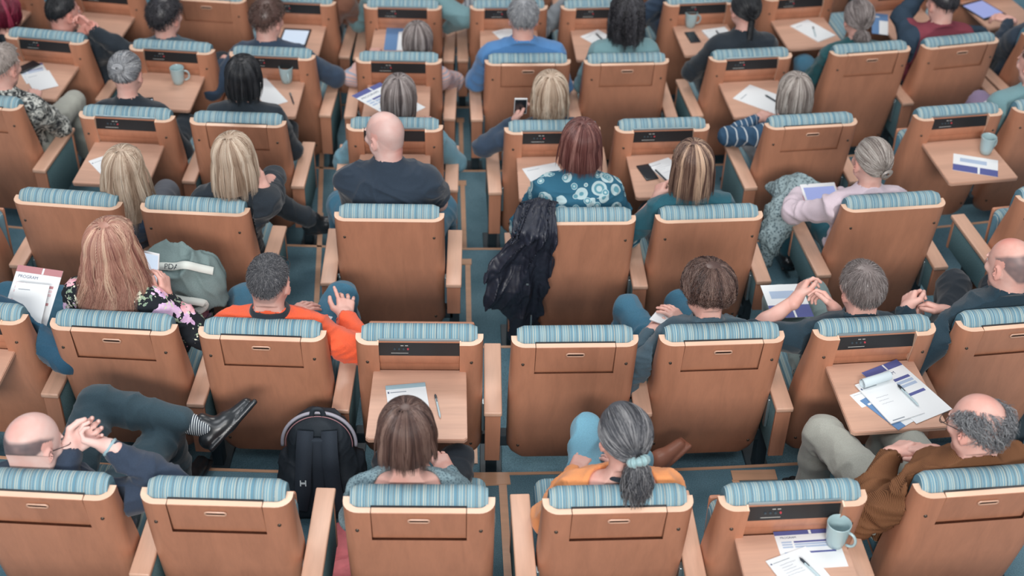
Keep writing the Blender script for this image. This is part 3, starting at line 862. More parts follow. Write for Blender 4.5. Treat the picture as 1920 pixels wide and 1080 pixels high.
def radial_paths(rng, n, m, puff, tilt_lo, tilt_hi, back=-44, front=42, gap=0, efloor=None, A=None, swirl=0, part=0.0):
    """strands that start at the part line and run outward to the hairline; returns P (n,m,3) head frame, azimuth at the end"""
    al = rng.uniform(-math.pi, math.pi, n) if A is None else A
    side = np.abs(np.sin(al))
    fwd = np.clip(np.cos(al), 0, 1)
    tl = np.where(np.cos(al) > -.3, rng.uniform(tilt_lo, tilt_hi, n), rng.uniform(tilt_hi-12, tilt_hi, n))
    tl = np.radians(tl)
    th = np.linspace(.07, math.radians(175), 60)
    u = np.stack([np.sin(th)[None, :]*np.sin(al)[:, None], np.sin(th)[None, :]*np.cos(al)[:, None], np.repeat(np.cos(th)[None, :], n, 0)], -1)
    # tilt about x: + leans the pole to the back
    ct, st = np.cos(tl)[:, None], np.sin(tl)[:, None]
    y = u[..., 1]*ct-u[..., 2]*st; z = u[..., 1]*st+u[..., 2]*ct
    u = np.stack([u[..., 0]+part*np.exp(-th/.5)[None, :], y, z], -1)
    u /= np.linalg.norm(u, axis=-1, keepdims=True)
    A_ = np.arctan2(u[..., 0], u[..., 1]); e = np.arcsin(np.clip(u[..., 2], -1, 1))
    lim = e_min(A_, back=back, front=front)
    if efloor is not None: lim = np.maximum(lim, efloor)
    below = e < lim; below[:, :4] = False
    k = np.where(below.any(1), below.argmax(1), 59)
    tt = np.linspace(0, 1, m)[None, :]*k[:, None]; i0 = np.floor(tt).astype(int); i1 = np.minimum(i0+1, 59); fr = (tt-i0)[..., None]
    r = np.arange(n)[:, None]
    U = u[r, i0]*(1-fr)+u[r, i1]*fr
    return U, A_[np.arange(n), k]
def frizz(rng, P, amp, freq=3.0):
    n, m, _ = P.shape; t = np.linspace(0, 1, m)[None, :, None]
    ph = rng.uniform(0, 6.28, (n, 1, 3)); fr = rng.uniform(.6, 1.4, (n, 1, 3))*freq
    return P+amp*np.sin(t*fr*6.28+ph)*np.clip(t*3, 0, 1)
def tone(rng, n, mu=.5, sd=.22, A=None):
    t = rng.normal(mu, sd, n)
    if A is not None:
        ph = rng.uniform(0, 6.28, 4); t = t+.17*np.sin(A*7+ph[0])+.15*np.sin(A*13+ph[1])+.1*np.sin(A*23+ph[2])
    return np.clip(t, 0, 1)
def make_hair(style, M, c, sc, mat, parent, rng, nst=700, puff=.008, length=.12, flare=.15, curl=0.0, rad=.0016, tie=None, gap=48, tilt=(-35, 22), back=-44, front=42, inward=.02, part=0.0, wave=.0, lowtone=.0, streak=None, ln=(.2, .34), clump=.55, nclump=34, ragged=.12):
    hb = HairB(M, c, sc)
    if style in ('short', 'drop', 'curly', 'pulled'): cap_shell(hb, max(puff-.004, .001), back, front)
    rr = rad*sc
    if style in ('short', 'curly'):
        U, A = radial_paths(rng, nst, 24, puff, *tilt, back=back, front=front, part=part)
        m = 8; st = rng.uniform(0, .78, nst); lnn = rng.uniform(ln[0], ln[1], nst)
        idx = np.clip((st[:, None]+lnn[:, None]*np.linspace(0, 1, m)[None, :])*23, 0, 23)
        i0 = np.floor(idx).astype(int); i1 = np.minimum(i0+1, 23); fr = (idx-i0)[..., None]; r = np.arange(nst)[:, None]
        UU = U[r, i0]*(1-fr)+U[r, i1]*fr
        lift = (np.linspace(0, 1, m)[None, :, None])*puff*.9*rng.uniform(.3, 1.2, (nst, 1, 1))
        P = HAIR_C+UU*(HAIR_E+puff*.35+lift)
        P = frizz(rng, P, curl if style == 'curly' else .0030, 2.2 if style == 'curly' else .7)
        hb.strands(hb.w(P.reshape(-1, 3)).reshape(P.shape), rr, tone(rng, nst))
    if style == 'drop':
        n = nst
        U, A = radial_paths(rng, n, 14, puff, *tilt, back=back, front=front, efloor=math.radians(-6), part=part)
        P = HAIR_C+U*(HAIR_E+puff*np.clip(np.linspace(0, 1, 14)*4, .25, 1)[None, :, None]+rng.uniform(0, .004, (n, 1, 1)))
        P = hb.w(P.reshape(-1, 3)).reshape(P.shape)
        end = P[:, -1]; ctr = hb.w(HAIR_C[None])[0]
        out = end-ctr; out[:, 2] = 0; out /= np.linalg.norm(out, axis=1, keepdims=True)+1e-9
        Aa = np.abs(A); Lf = length*np.clip((Aa-math.radians(gap))/math.radians(18), 0, 1)*rng.uniform(1-ragged, 1.04, n)
        cc_ = np.linspace(-math.pi, math.pi, nclump)+rng.normal(0, .05, nclump); ci_ = np.abs(A[:, None]-cc_[None]).argmin(1)
        dA = cc_[ci_]-A; rh = np.linalg.norm((end-ctr)[:, :2], axis=1); Lf = Lf*(1+.10*np.sin(ci_*2.4+1))
        t = np.linspace(0, 1, 12)[None, 1:, None]
        s = t*Lf[:, None, None]
        D = end[:, None, :]+out[:, None, :]*(flare*s-inward*t**3)+np.array([0, 0, -1.0])*s
        ph = rng.uniform(0, 6.28, (n, 1, 1)); per = np.cross(out, [0, 0, 1.0])
        cl = np.sin(A*9)[:, None, None]
        D = D-per[:, None, :]*(clump*np.clip(s/.08, 0, 1)*(dA*rh)[:, None, None])+out[:, None, :]*(.006*np.sin(ci_*1.7)[:, None, None]*np.clip(s/.05, 0, 1))
        D = D+per[:, None, :]*(wave*np.sin(t*7+ph*.35+cl)*t+ .006*cl*t)+out[:, None, :]*wave*.7*np.sin(t*8+cl*2+1)*t
        keep = Lf > .01
        Q = np.concatenate([P, D], 1)
        if curl: Q = frizz(rng, Q, curl, 4.5)
        tn = np.clip(tone(rng, n, .5, .16, A)+.12*np.sin(ci_*3.1), 0, 1)
        if streak is not None: tn = np.where(np.abs(A-streak[0]) < streak[1], 1.0, tn)
        hb.strands(Q, rr, tn)
        # dense under-layer so nothing shows through
        n2 = 72; Ag = np.linspace(math.radians(gap+14), 2*math.pi-math.radians(gap+14), n2); Ag = (Ag+math.pi) % (2*math.pi)-math.pi
        Ag = np.sort(np.where(Ag < 0, Ag+2*math.pi, Ag))
        u = dir_ae(Ag, np.radians(-4)+0*Ag); q = hb.w(HAIR_C+u*(HAIR_E+puff-.005))
        o = q-ctr; o[:, 2] = 0; o /= np.linalg.norm(o, axis=1, keepdims=True)
        q0 = hb.w(HAIR_C+dir_ae(Ag, np.radians(18)+0*Ag)*(HAIR_E+puff-.006))
        tt = np.linspace(0, 1, 8)[:, None, None]
        G = q[None]+o[None]*(flare*tt*length-inward*tt**3-.004)+np.array([0, 0, -1.0])*tt*length*.93
        G = np.concatenate([q0[None], G], 0); k, w_, _ = G.shape; idx = np.arange(k*w_).reshape(k, w_)
        hb.add(G.reshape(-1, 3), [np.stack([idx[:-1, :-1], idx[:-1, 1:], idx[1:, 1:], idx[1:, :-1]], -1).reshape(-1, 4)], .2)
    if style in ('pulled', 'tail', 'bun', 'braid'):
        if style != 'pulled': cap_shell(hb, max(puff-.004, .001), back, front)
        td = norm(np.array(tie if tie is not None else (0, -.8, .1)))
        n = nst; A = rng.uniform(-math.pi, math.pi, n); e0 = e_min(A, back=back, front=front)+rng.uniform(0, .9, n)*rng.random(n)
        e0 = np.minimum(e0, 1.45); u0 = dir_ae(A, e0); m = 14; t = np.linspace(0, 1, m)
        dot = np.clip(u0@td, -1, 1); om = np.arccos(dot)[:, None]; so = np.sin(om)+1e-6
        U = (np.sin((1-t)[None]*om)/so)[..., None]*u0[:, None]+(np.sin(t[None]*om)/so)[..., None]*td
        P = HAIR_C+U*(HAIR_E+puff*np.sin(t*math.pi)[None, :, None]*.8+.002+rng.uniform(0, .003, (n, 1, 1)))
        P = hb.w(P.reshape(-1, 3)).reshape(P.shape)
        hb.strands(frizz(rng, P, .0022, 1.2), rr, tone(rng, n, A=A))
        tp = hb.w((HAIR_C+td*(HAIR_E+.012))[None])[0]; od = norm(M@td)
        if style == 'tail':
            k = nst//2; L = length; t = np.linspace(0, 1, 14)[None, :, None]
            ang = rng.uniform(0, 6.28, k); rd = np.sqrt(rng.random(k))
            sx = norm(np.cross(od, [0, 0, 1.])); sy = np.cross(sx, [0, 0, 1.])
            spread = (.010+.034*np.sin(np.clip(t*1.15, 0, 1)*math.pi*.62))*1.0
            P = tp+od*(.030*np.sin(t*1.6))+np.array([0, 0, -1.])*(t**1.25)*L*rng.uniform(.8, 1.05, (k, 1, 1))
            P = P+(sx*np.cos(ang)[:, None]*rd[:, None])[:, None, :]*spread*1.25+(sy*np.sin(ang)[:, None]*rd[:, None])[:, None, :]*spread
            P = frizz(rng, P, .004+curl, 1.2)
            hb.strands(P, rr, tone(rng, k, .45, .25))
        if style == 'bun':
            k = nst//2; t = np.linspace(0, 1, 16)
            sx = norm(np.cross(od, [0, 0, 1.])); sy = np.cross(od, sx)
            a0 = rng.uniform(0, 6.28, k); R = rng.uniform(.008, .026, k); q = rng.uniform(-1, 1, k)
            an = a0[:, None]+t[None]*4.2
            P = tp+od*(.010+.014*np.sqrt(np.clip(1-((R-.014)/.016)**2, 0, 1)))[:, None, None]+sx*(np.cos(an)*R[:, None])[..., None]*1.25+sy*(np.sin(an)*R[:, None])[..., None]
            hb.strands(P, rr*1.1, tone(rng, k))
        if style == 'braid':
            t = np.linspace(0, 1, 40); k = nst//2; ph = rng.integers(0, 3, k)*2.094; j = rng.uniform(-1, 1, (k, 1, 3))
            L = length; sx = norm(np.cross(od, [0, 0, 1.]))
            w_ = 2*math.pi*t[None]*4.0+ph[:, None]
            P = tp+np.array([0, 0, -1.])*(t*L)[None, :, None]+sx*(.013*np.sin(w_))[..., None]+od*(.006*np.sin(2*w_)+.006)[..., None]+j*.007
            hb.strands(P, rr, tone(rng, k))
    if style == 'fringe':   # a ring of hair round a bald crown
        A = rng.uniform(math.radians(62), 2*math.pi-math.radians(62), nst); A = (A+math.pi) % (2*math.pi)-math.pi
        top = np.interp(np.abs(A), np.radians([60, 90, 130, 180]), np.radians([26, 40, 44, front]))
        lo = e_min(A, back=back)
        e0 = lo+(top-lo)*rng.random(nst); m = 8; t = np.linspace(0, 1, m)
        e = np.maximum(e0[:, None]-t[None]*rng.uniform(.3, .6, (nst, 1)), lo[:, None]-.12)
        Ab = A[:, None]+t[None]*rng.normal(0, .25, (nst, 1))-np.sign(A)[:, None]*-.25*t[None]
        P = hsurf(dir_ae(Ab, e), 0)+dir_ae(Ab, e)*(puff*t[None]*rng.uniform(.3, 1.2, (nst, 1))-.002)[..., None]
        P = frizz(rng, P, curl, 1.3)
        hb.strands(hb.w(P.reshape(-1, 3)).reshape(P.shape), rr, tone(rng, nst))
        cA = np.linspace(-math.pi, math.pi, 64)
    # eyebrows
    for e in (-1, 1):
        n = 40; x = rng.uniform(.014, .046, n)*e; z = .036+rng.uniform(-.002, .002, n)-(np.abs(x)-.03)**2*6
        y = .0905-(np.abs(x)/.046)**2*.018
        a = np.stack([x, y, z], -1); b = a+np.stack([.006*e*np.ones(n), -.002*np.ones(n), .001*np.ones(n)], -1)
        P = np.stack([a, (a+b)/2+[0, .001, 0], b], 1)
        hb.strands(hb.w(P.reshape(-1, 3)).reshape(P.shape), .0007*sc, tone(rng, n, .2))
    return hb.build('hair', mat, parent)
def smooth01(x): return np.clip(x, 0, 1)**2*(3-2*np.clip(x, 0, 1))
PEOPLE = {}
def seat_clamp(V, m=.0):
    """keep flesh and cloth in front of the upholstery and above the seat pad"""
    V = V.copy()
    s_ = np.clip((HR-V[:, 2])/math.cos(RHO), 0, LB)
    yf = s_*math.sin(RHO)+.128-m
    yf = np.where(V[:, 2] > 1.02, .128-(V[:, 2]-1.02)*.9, yf); yf = np.where(V[:, 2] > 1.12, -9, yf)
    inx = np.abs(V[:, 0]) < .262
    y1 = V[:, 1]; V[:, 1] = np.where(inx & (y1 < yf), yf+(y1-yf)*.04, y1)
    pad = inx & (V[:, 1] > .17) & (V[:, 1] < .64) & (V[:, 2] < .452)
    V[:, 2] = np.where(pad & (V[:, 2] > .30), .452+(V[:, 2]-.452)*.03, V[:, 2])
    return V
SKIN = skin_mat('skin_fair', srgb(220, 176, 164)); SKIN_P = skin_mat('skin_pale', srgb(224, 192, 184)); SKIN_R = skin_mat('skin_rosy', srgb(214, 160, 148)); SKIN_D = skin_mat('skin_brown', srgb(150, 100, 76))
EYE = plain('eye_white', srgb(225, 222, 215), .2)
IRIS = plain('iris_dark', srgb(60, 60, 62), .2)
def person(sid, label, head, hz=1.14, yaw=0, pitch=0, tilt=0, female=False, sc=1.0, skin=None, hair=None, hmat=None,
           top=None, sleeve='long', neck='crew', bottoms=None, hL=None, hR=None, kL=None, kR=None, fL=None, fR=None,
           shoe=None, paint=None, fg=True, bulk=1.0, hip=None, turn=0, toeL=None, toeR=None, poleL=None, poleR=None, topmat2=None, off=.012, wr=.004, legs=True, skirt=False, low=.0, sock=None, cat='person'):
    root, k, P0, syaw = SEATS[sid]
    fz = P0[2]; Rz = rot('Z', math.degrees(syaw)); rng = np.random.default_rng(abs(hash(sid)) % 1000 if False else sum(map(ord, sid))*13)
    def loc(v):
        """(px,py,height above own floor) in the photograph, or a local point given as ('l',x,y,z)"""
        if v[0] == 'l': return np.array(v[1:], float)
        return Rz.T@(un(v[0], v[1], fz+v[2])-P0)
    skin = skin or SKIN
    c = loc((head[0], head[1], hz))
    if c[1] < .205:                                # slouch until the head clears the seat back
        hz = max(.93, hz-(.205-c[1])/1.27); c = loc((head[0], head[1], hz))
    M = rot('Z', yaw)@rot('X', -pitch)@rot('Y', tilt)
    hb_ = .0075 if fg else .011; hh = .0042 if fg else .0056; hc = .0075 if fg else .011
    w = (1.0 if not female else .9)*sc
    T_ = rot('Z', turn)
    hip = np.array(hip if hip is not None else (c[0]*.25, .29, .53), float)
    nb = c+M@np.array([0, -.030, -.06])*.5+np.array([0, -.022, -.128-low])
    d = norm(hip-nb)
    sh0 = nb+d*.055
    shL = sh0+T_@np.array([-.178*w, .0, -.022]); shR = sh0+T_@np.array([.178*w, .0, -.022])
    chest = nb*.62+hip*.38+T_@np.array([0, -.012, 0]); waist = nb*.3+hip*.7
    n_ = T_@norm(np.cross(d, [1, 0, 0]))
    wl = loc(hL) if hL is not None else hip+np.array([-.10, .22, .10]); wr_ = loc(hR) if hR is not None else hip+np.array([.10, .22, .10])
    eL, wl = ik(shL, wl, .285*sc, .255*sc, poleL or (-.7, -.5, -.8)); eR, wr_ = ik(shR, wr_, .285*sc, .255*sc, poleR or (.7, -.5, -.8))
    kL = loc(kL) if kL is not None else np.array([hip[0]-.13, .70, .50]); kR = loc(kR) if kR is not None else np.array([hip[0]+.13, .70, .50])
    hpL = hip+np.array([-.09*w, 0, -.02]); hpR = hip+np.array([.09*w, 0, -.02])
    kL = hpL+norm(kL-hpL)*min(.49*sc, max(.40*sc, np.linalg.norm(kL-hpL))); kR = hpR+norm(kR-hpR)*min(.49*sc, max(.40*sc, np.linalg.norm(kR-hpR)))
    fL = loc(fL) if fL is not None else kL+np.array([-.0, .03, -.41]); fR = loc(fR) if fR is not None else kR+np.array([.0, .03, -.41])
    fL = kL+norm(fL-kL)*.42*sc; fR = kR+norm(fR-kR)*.42*sc
    for f in (fL, fR): f[2] = max(f[2], .075)
    PEOPLE[sid] = dict(c=c, wl=wl, wr=wr_, eL=eL, eR=eR, M=M, nb=nb, shL=shL, shR=shR, kL=kL, kR=kR, fL=fL, fR=fR, sid=sid)
    def torso(v, o, kk=.05, legs=False):
        b = bulk*w
        v.cone(hip+T_@np.array([-.07*w, 0, 0]), hip+T_@np.array([.07*w, 0, 0]), .118*b+o, k=.0, sq=(n_, 1.12))
        v.cone(waist+T_@np.array([-.05*w, 0, 0]), waist+T_@np.array([.05*w, 0, 0]), (.098 if not female else .088)*b+o, k=kk, sq=(n_, 1.15))
        v.cone(hip, waist, .11*b+o, .105*b+o, k=kk, sq=(n_, 1.15))
        v.cone(waist, chest, .125*b+o, .135*b+o, k=kk, sq=(n_, 1.3))
        v.cone(chest+T_@np.array([-.06*w, 0, 0]), chest+T_@np.array([.06*w, 0, 0]), .108*b+o, k=kk, sq=(n_, 1.12))
        v.cone(shL*.88+sh0*.12, shR*.88+sh0*.12, .060*w+o, k=.06)
        v.cone(sh0+d*.05+T_@np.array([-.08*w, 0, 0]), sh0+d*.05+T_@np.array([.08*w, 0, 0]), .085*b+o, k=.06)
        for s_ in (shL, shR):                       # trapezius slope
            v.cone(nb+np.array([0, -.005, .012]), s_*.7+sh0*.3, .046+o*.5, .052*w+o*.6, k=.05)
    pts = np.array([hip, c, wl, wr_, eL, eR, shL, shR, kL, kR, fL, fR]); lo = pts.min(0)-.2; hi = pts.max(0)+.2
    # --- body: one skin surface, slimmer where clothes cover it
    v = Vol(lo, hi, hb_)
    torso(v, -.006)
    bm_ = 1.0 if not female else .88
    cov = {'long': (.0, .0), 'half': (.0, 1), 'short': (.45, 1), 'none': (1, 1)}[sleeve]
    for s_, e_, w_ in ((shL, eL, wl), (shR, eR, wr_)):
        v.cone(s_, e_, .050*bm_*sc-.004, .040*bm_*sc-(.004 if sleeve == 'long' else 0), k=.03)
        v.cone(e_, e_*.65+w_*.35, .040*bm_*sc-(.004 if sleeve == 'long' else 0), .041*bm_*sc-(.006 if sleeve == 'long' else 0), k=.02)
        v.cone(e_*.65+w_*.35, w_, .041*bm_*sc-(.006 if sleeve == 'long' else 0), .025*bm_*sc-(.001 if sleeve == 'long' else 0), k=.02)
    for hp_, k_, f_ in ((hpL, kL, fL), (hpR, kR, fR)):
        v.cone(hp_, k_, .078*w, .054*w, k=.03); v.cone(k_, k_*.7+f_*.3, .053*w, .054*w, k=.02); v.cone(k_*.7+f_*.3, f_, .054*w, .034*w, k=.02)
    nr = .050 if female else .058
    v.cone(c+M@np.array([0, -.030, -.030])*sc, nb, nr*sc, (nr+.004)*sc, k=.03)
    Vb, Qb = v.mesh()
    hv = Vol(c-.17*sc, c+.17*sc, hh); head_prims(hv, M, c, sc, female, nb+norm(c-nb)*.02)
    Vh, Qh = hv.mesh()
    Vs = [Vb, Vh]; Qs = [Qb, Qh+len(Vb)]; o_ = len(Vb)+len(Vh); hands = []
    for key, w_, e_, sd in (('hL', wl, eL, 1), ('hR', wr_, eR, -1)):
        hd = HANDS.get((sid, key), {})
        if hd.get('hide'): continue
        dd = hd.get('d'); fd = norm(w_-e_); dd = fd if dd is None else norm(Rz.T@np.array(dd, float) if hd.get('world') else np.array(dd, float))
        nn = np.array(hd.get('n', (0, 0, -1)), float)
        x = Vol(w_-.22*sc, w_+.22*sc, .0036 if fg else .005)
        hand_prims(x, w_, dd, nn, -sd*hd.get('flip', 1)*-1, hd.get('curl', .35), (.94 if female else 1.02)*sc, hd.get('spread', .12), hd.get('tc', .5))
        x.cone(w_-fd*.05, w_, .0265*bm_*sc, .025*bm_*sc, k=.02)
        a, b = x.mesh(); Vs.append(a); Qs.append(b+o_); o_ += len(a)
    V = np.concatenate(Vs); Q = np.concatenate(Qs); nq = len(Q); mi = np.zeros(nq, int)
    # eyes
    ex = []
    for e in (-1, 1):
        for (yy, r, mt) in ((.0765, .0122, 1), (.0822, .0076, 2)):
            cc = c+M@(np.array([e*.031, yy, .010])*sc)
            th = np.linspace(0, math.pi, 9); ph = np.linspace(0, 2*math.pi, 14, endpoint=False)
            G = cc+r*sc*np.stack([np.sin(th)[:, None]*np.cos(ph)[None], np.sin(th)[:, None]*np.sin(ph)[None], np.cos(th)[:, None]+0*ph[None]], -1).reshape(-1, 3)
            idx = np.arange(9*14).reshape(9, 14); q = np.stack([idx[:-1], idx[1:], np.roll(idx, -1, 1)[1:], np.roll(idx, -1, 1)[:-1]], -1).reshape(-1, 4)
            Q = np.concatenate([Q, q+len(V)]); V = np.concatenate([V, G]); mi = np.concatenate([mi, np.full(len(q), mt)])
    V = seat_clamp(V, -.004)
    # paint attribute
    U = (V-c)@M/sc; rel = U-HAIR_C; un_ = rel/(np.linalg.norm(rel/HAIR_E, axis=1, keepdims=True)+1e-9)/HAIR_E
    rr = rel/(np.linalg.norm(rel, axis=1, keepdims=True)+1e-9)
    A = np.arctan2(rr[:, 0], rr[:, 1]); E_ = np.arcsin(np.clip(rr[:, 2], -1, 1))
    near = np.linalg.norm(rel, axis=1) < .16
    col = np.zeros((len(V), 4), np.float32)
    lipm = (np.abs(U[:, 0]) < .022) & (U[:, 2] > -.068) & (U[:, 2] < -.044) & (U[:, 1] > .080)
    col[lipm] = (.55, .2, .18, .6)
    ear = (np.abs(U[:, 0]) > .074) & (np.abs(U[:, 1]) < .05) & (np.abs(U[:, 2]) < .05)
    col[ear] = (.75, .28, .22, .35)
    if paint:
        nz = vnoise(V*60+50); nz2 = vnoise(V*14+20)
        if 'stubble' in paint:
            sc_, amt, topE = paint['stubble']
            tp = np.interp(np.abs(A), np.radians([40, 70, 110, 180]), np.radians([0, topE[0], topE[1], topE[2]]))
            lw = e_min(A, back=-42)
            a = smooth01((E_-lw+.1)/.2)*smooth01((tp-E_+.12)/.28)*smooth01((np.abs(A)-math.radians(55))/.25)*near*(~ear)
            a = np.clip(a*1.15, 0, 1)*amt*(.92+.2*(nz-.5))
            col[a > .02] = np.c_[np.tile(sc_[:3], ((a > .02).sum(), 1)), a[a > .02]]
        if 'flush' in paint:
            dv, sz, am = paint['flush']; g = smooth01(1-np.arccos(np.clip(rr@norm(dv), -1, 1))/sz)*near*am*(.75+.5*nz2)
            m = (g > .03) & (col[:, 3] < .12); col[m] = np.c_[np.tile((.72, .23, .18), (m.sum(), 1)), np.clip(g[m], 0, .7)]
    me = mesh_np('person', V, [Q], [skin, EYE, IRIS], True, mi)
    at = me.color_attributes.new('paint', 'FLOAT_COLOR', 'POINT'); at.data.foreach_set('color', col.ravel())
    body = link('person', me, None, (P0[0], P0[1], P0[2]), syaw)
    tag(body, label, cat); PEOPLE[sid].update(body=body, sc=sc)
    if hair is not None: make_hair(hair[0], M, c, sc, hmat, body, rng, **hair[1])
    # --- top
    if top is not None:
        v = Vol(lo, hi, hc)
        torso(v, off, kk=.06)
        b = bulk
        for s_, e_, w_ in ((shL, eL, wl), (shR, eR, wr_)):
            if sleeve == 'none': continue
            if sleeve == 'short':
                q = s_+(e_-s_)*.62; v.cone(s_, q, .056*bm_*sc*b+off, .054*bm_*sc+off, k=.04); continue
            v.cone(s_, e_, .053*bm_*sc*b+off, .044*bm_*sc*b+off, k=.04)
            if sleeve == 'half':
                v.cone(e_, e_*.93+w_*.07, .044*bm_*sc+off, .042*bm_*sc+off, k=.02); continue
            v.cone(e_, e_*.6+w_*.4, .044*bm_*sc*b+off, .042*bm_*sc+off, k=.03)
            v.cone(e_*.6+w_*.4, e_*.06+w_*.94, .042*bm_*sc+off, .030*bm_*sc+off*.7, k=.02)
        up_ = norm(c-nb)
        if neck == 'crew':
            v.cone(nb-up_*.03, nb+up_*.016, nr*sc+.030, nr*sc+.017, k=.03); v.cone(nb-up_*.08, nb+up_*.12, nr*sc+.001, nr*sc+.005, k=.004, cut=True)
        elif neck == 'scoop': v.ell(nb+T_@np.array([0, -.035, -.005]), (.120, .13, .085), T_, k=.01, cut=True); v.cone(nb, nb+up_*.14, nr*sc+.02, nr*sc+.04, k=.005, cut=True)
        elif neck == 'wide': v.ell(nb+T_@np.array([0, -.02, .01]), (.100, .10, .060), T_, k=.01, cut=True); v.cone(nb, nb+up_*.14, nr*sc+.02, nr*sc+.04, k=.005, cut=True)
        else:
            v.cone(nb-up_*.02, nb+up_*.036, nr*sc+.028, nr*sc+.021, k=.014); v.cone(nb-up_*.08, nb+up_*.16, nr*sc+.001, nr*sc+.008, k=.004, cut=True)
        for w_, e_, in ((wl, eL), (wr_, eR)):
            if sleeve == 'long': fd = norm(w_-e_); v.cone(w_-fd*.012, w_+fd*.05, .024*sc*bm_+.003, .032, k=.003, cut=True)
        Vt, Qt = v.mesh()
        if neck in ('scoop', 'wide', 'crew'):
            pass
        V0_ = Vt; Vt = wrinkle(Vt, Qt, wr*1.9, 8, seed=sum(map(ord, sid)), stretch=(1, 1, 1.6))
        f_n = np.clip((np.linalg.norm(V0_-nb, axis=1)-.085)/.05, 0, 1)[:, None] if neck != 'none' else 1
        Vt = seat_clamp(V0_+(Vt-V0_)*f_n)
        tp = link(topname(label), mesh_np('top', Vt, [Qt], [top] if not isinstance(top, (list, tuple)) else list(top)), body)
        if neck == 'collar2':
            pass
    if bottoms is not None and legs:
        v = Vol(lo, hi, hc if fg else .013)
        v.cone(hip+np.array([-.08*w, 0, -.01]), hip+np.array([.08*w, 0, -.01]), .122*bulk*w, k=0)
        for hp_, k_, f_ in ((hpL, kL, fL), (hpR, kR, fR)):
            v.cone(hp_, k_, .094*w*min(1.1, bulk), .068*w, k=.03); 
            f2 = k_+(f_-k_)*(.90 if sock is None else .74)
            v.cone(k_, k_*.6+f2*.4, .068*w, .064*w, k=.025); v.cone(k_*.6+f2*.4, f2, .062*w, .054*w, k=.02)
        if skirt:
            v.cone(hip+[0, .12, 0], (kL+kR)/2, .15, .14, k=.05, sq=((0, 0, 1), 1.5))
        Vt, Qt = v.mesh(); Vt = seat_clamp(wrinkle(Vt, Qt, .009, 8, seed=3+sum(map(ord, sid))))
        link('skirt' if skirt else 'trousers', mesh_np('trousers', Vt, [Qt], [bottoms]), body)
        for nm_, f_, k_, toe in (('L', fL, kL, toeL), ('R', fR, kR, toeR)):
            toe = norm(toe) if toe is not None else norm(np.array([0, 1, 0.0]))
            upv = norm(k_-f_); upv = norm(upv-(upv@toe)*toe)
            v = Vol(f_-.3, f_+.3, .006 if fg else .009)
            b0 = f_-upv*.035
            v.cone(b0-toe*.035, b0+toe*.06, .040, .036, k=0); v.cone(b0+toe*.06-upv*.010, b0+toe*.165-upv*.018, .038, .028, k=.03)
            v.cone(f_+upv*.03, b0+toe*.02, .036, .040, k=.02)
            v.rbox(b0+toe*.07-upv*.034, (.040, .135, .011), np.stack([np.cross(toe, upv), toe, upv], 1), .009, k=.004)
            a, q = v.mesh(); link('shoe', mesh_np('shoe', a, [q], [shoe or MATS.get('black_leather') or plain('black_leather', srgb(38, 40, 44), .3, .5)]), body)
            if sock is not None:
                v = Vol(f_-.3, f_+.3, .007); v.cone(k_+(f_-k_)*.66, f_-upv*.01, .045, .040, k=0); a, q = v.mesh(); link('sock', mesh_np('sock', a, [q], [sock]), body)
    return body
def topname(l):
    for w_ in ('sweater', 'jacket', 'dress', 'shirt', 'suit', 'cardigan', 'top'):
        if w_ in l: return {'suit': 'suit_jacket', 'dress': 'dress', 'top': 'top'}.get(w_, w_)
    return 'shirt'
HANDS = {}
S_ = srgb
H_BROWN = hair_mat('hair_brown', S_(52, 38, 36), S_(88, 66, 60), S_(132, 108, 98))
H_DARK = hair_mat('hair_dark', S_(28, 28, 32), S_(48, 47, 52), S_(84, 84, 90))
H_BLACK = hair_mat('hair_black', S_(20, 22, 26), S_(32, 34, 38), S_(58, 60, 64))
H_GREYD = hair_mat('hair_greying', S_(44, 46, 52), S_(82, 84, 90), S_(150, 150, 152))
H_GREY = hair_mat('hair_grey', S_(88, 90, 96), S_(140, 143, 148), S_(192, 194, 196))
H_GREY2 = hair_mat('hair_grey_mixed', S_(62, 64, 70), S_(112, 114, 118), S_(176, 178, 180))
H_BLOND = hair_mat('hair_blonde', S_(126, 102, 84), S_(178, 156, 136), S_(222, 208, 190))
H_ASH = hair_mat('hair_ash', S_(92, 82, 78), S_(148, 138, 132), S_(200, 194, 188))
H_STRAW = hair_mat('hair_strawberry', S_(128, 84, 76), S_(176, 130, 114), S_(216, 184, 160))
H_AUB = hair_mat('hair_auburn', S_(62, 34, 36), S_(104, 62, 58), S_(158, 116, 108))
H_RED = hair_mat('hair_dyed_red', S_(60, 16, 30), S_(104, 26, 48), S_(160, 60, 84))
H_STRK = hair_mat('hair_brown_streaked', S_(66, 48, 44), S_(104, 78, 68), S_(214, 182, 156))
H_TAUPE = hair_mat('hair_taupe', S_(74, 66, 66), S_(122, 112, 110), S_(178, 170, 168))
def pat(name, base, fn, rough=.85):
    m = bpy.data.materials.new(name); t, b = nt(m); tc = N(t, 'TexCoord')
    fn(t, b, tc.outputs['Object']); b.inputs['Roughness'].default_value = rough; b.inputs['Specular IOR Level'].default_value = .2
    return m
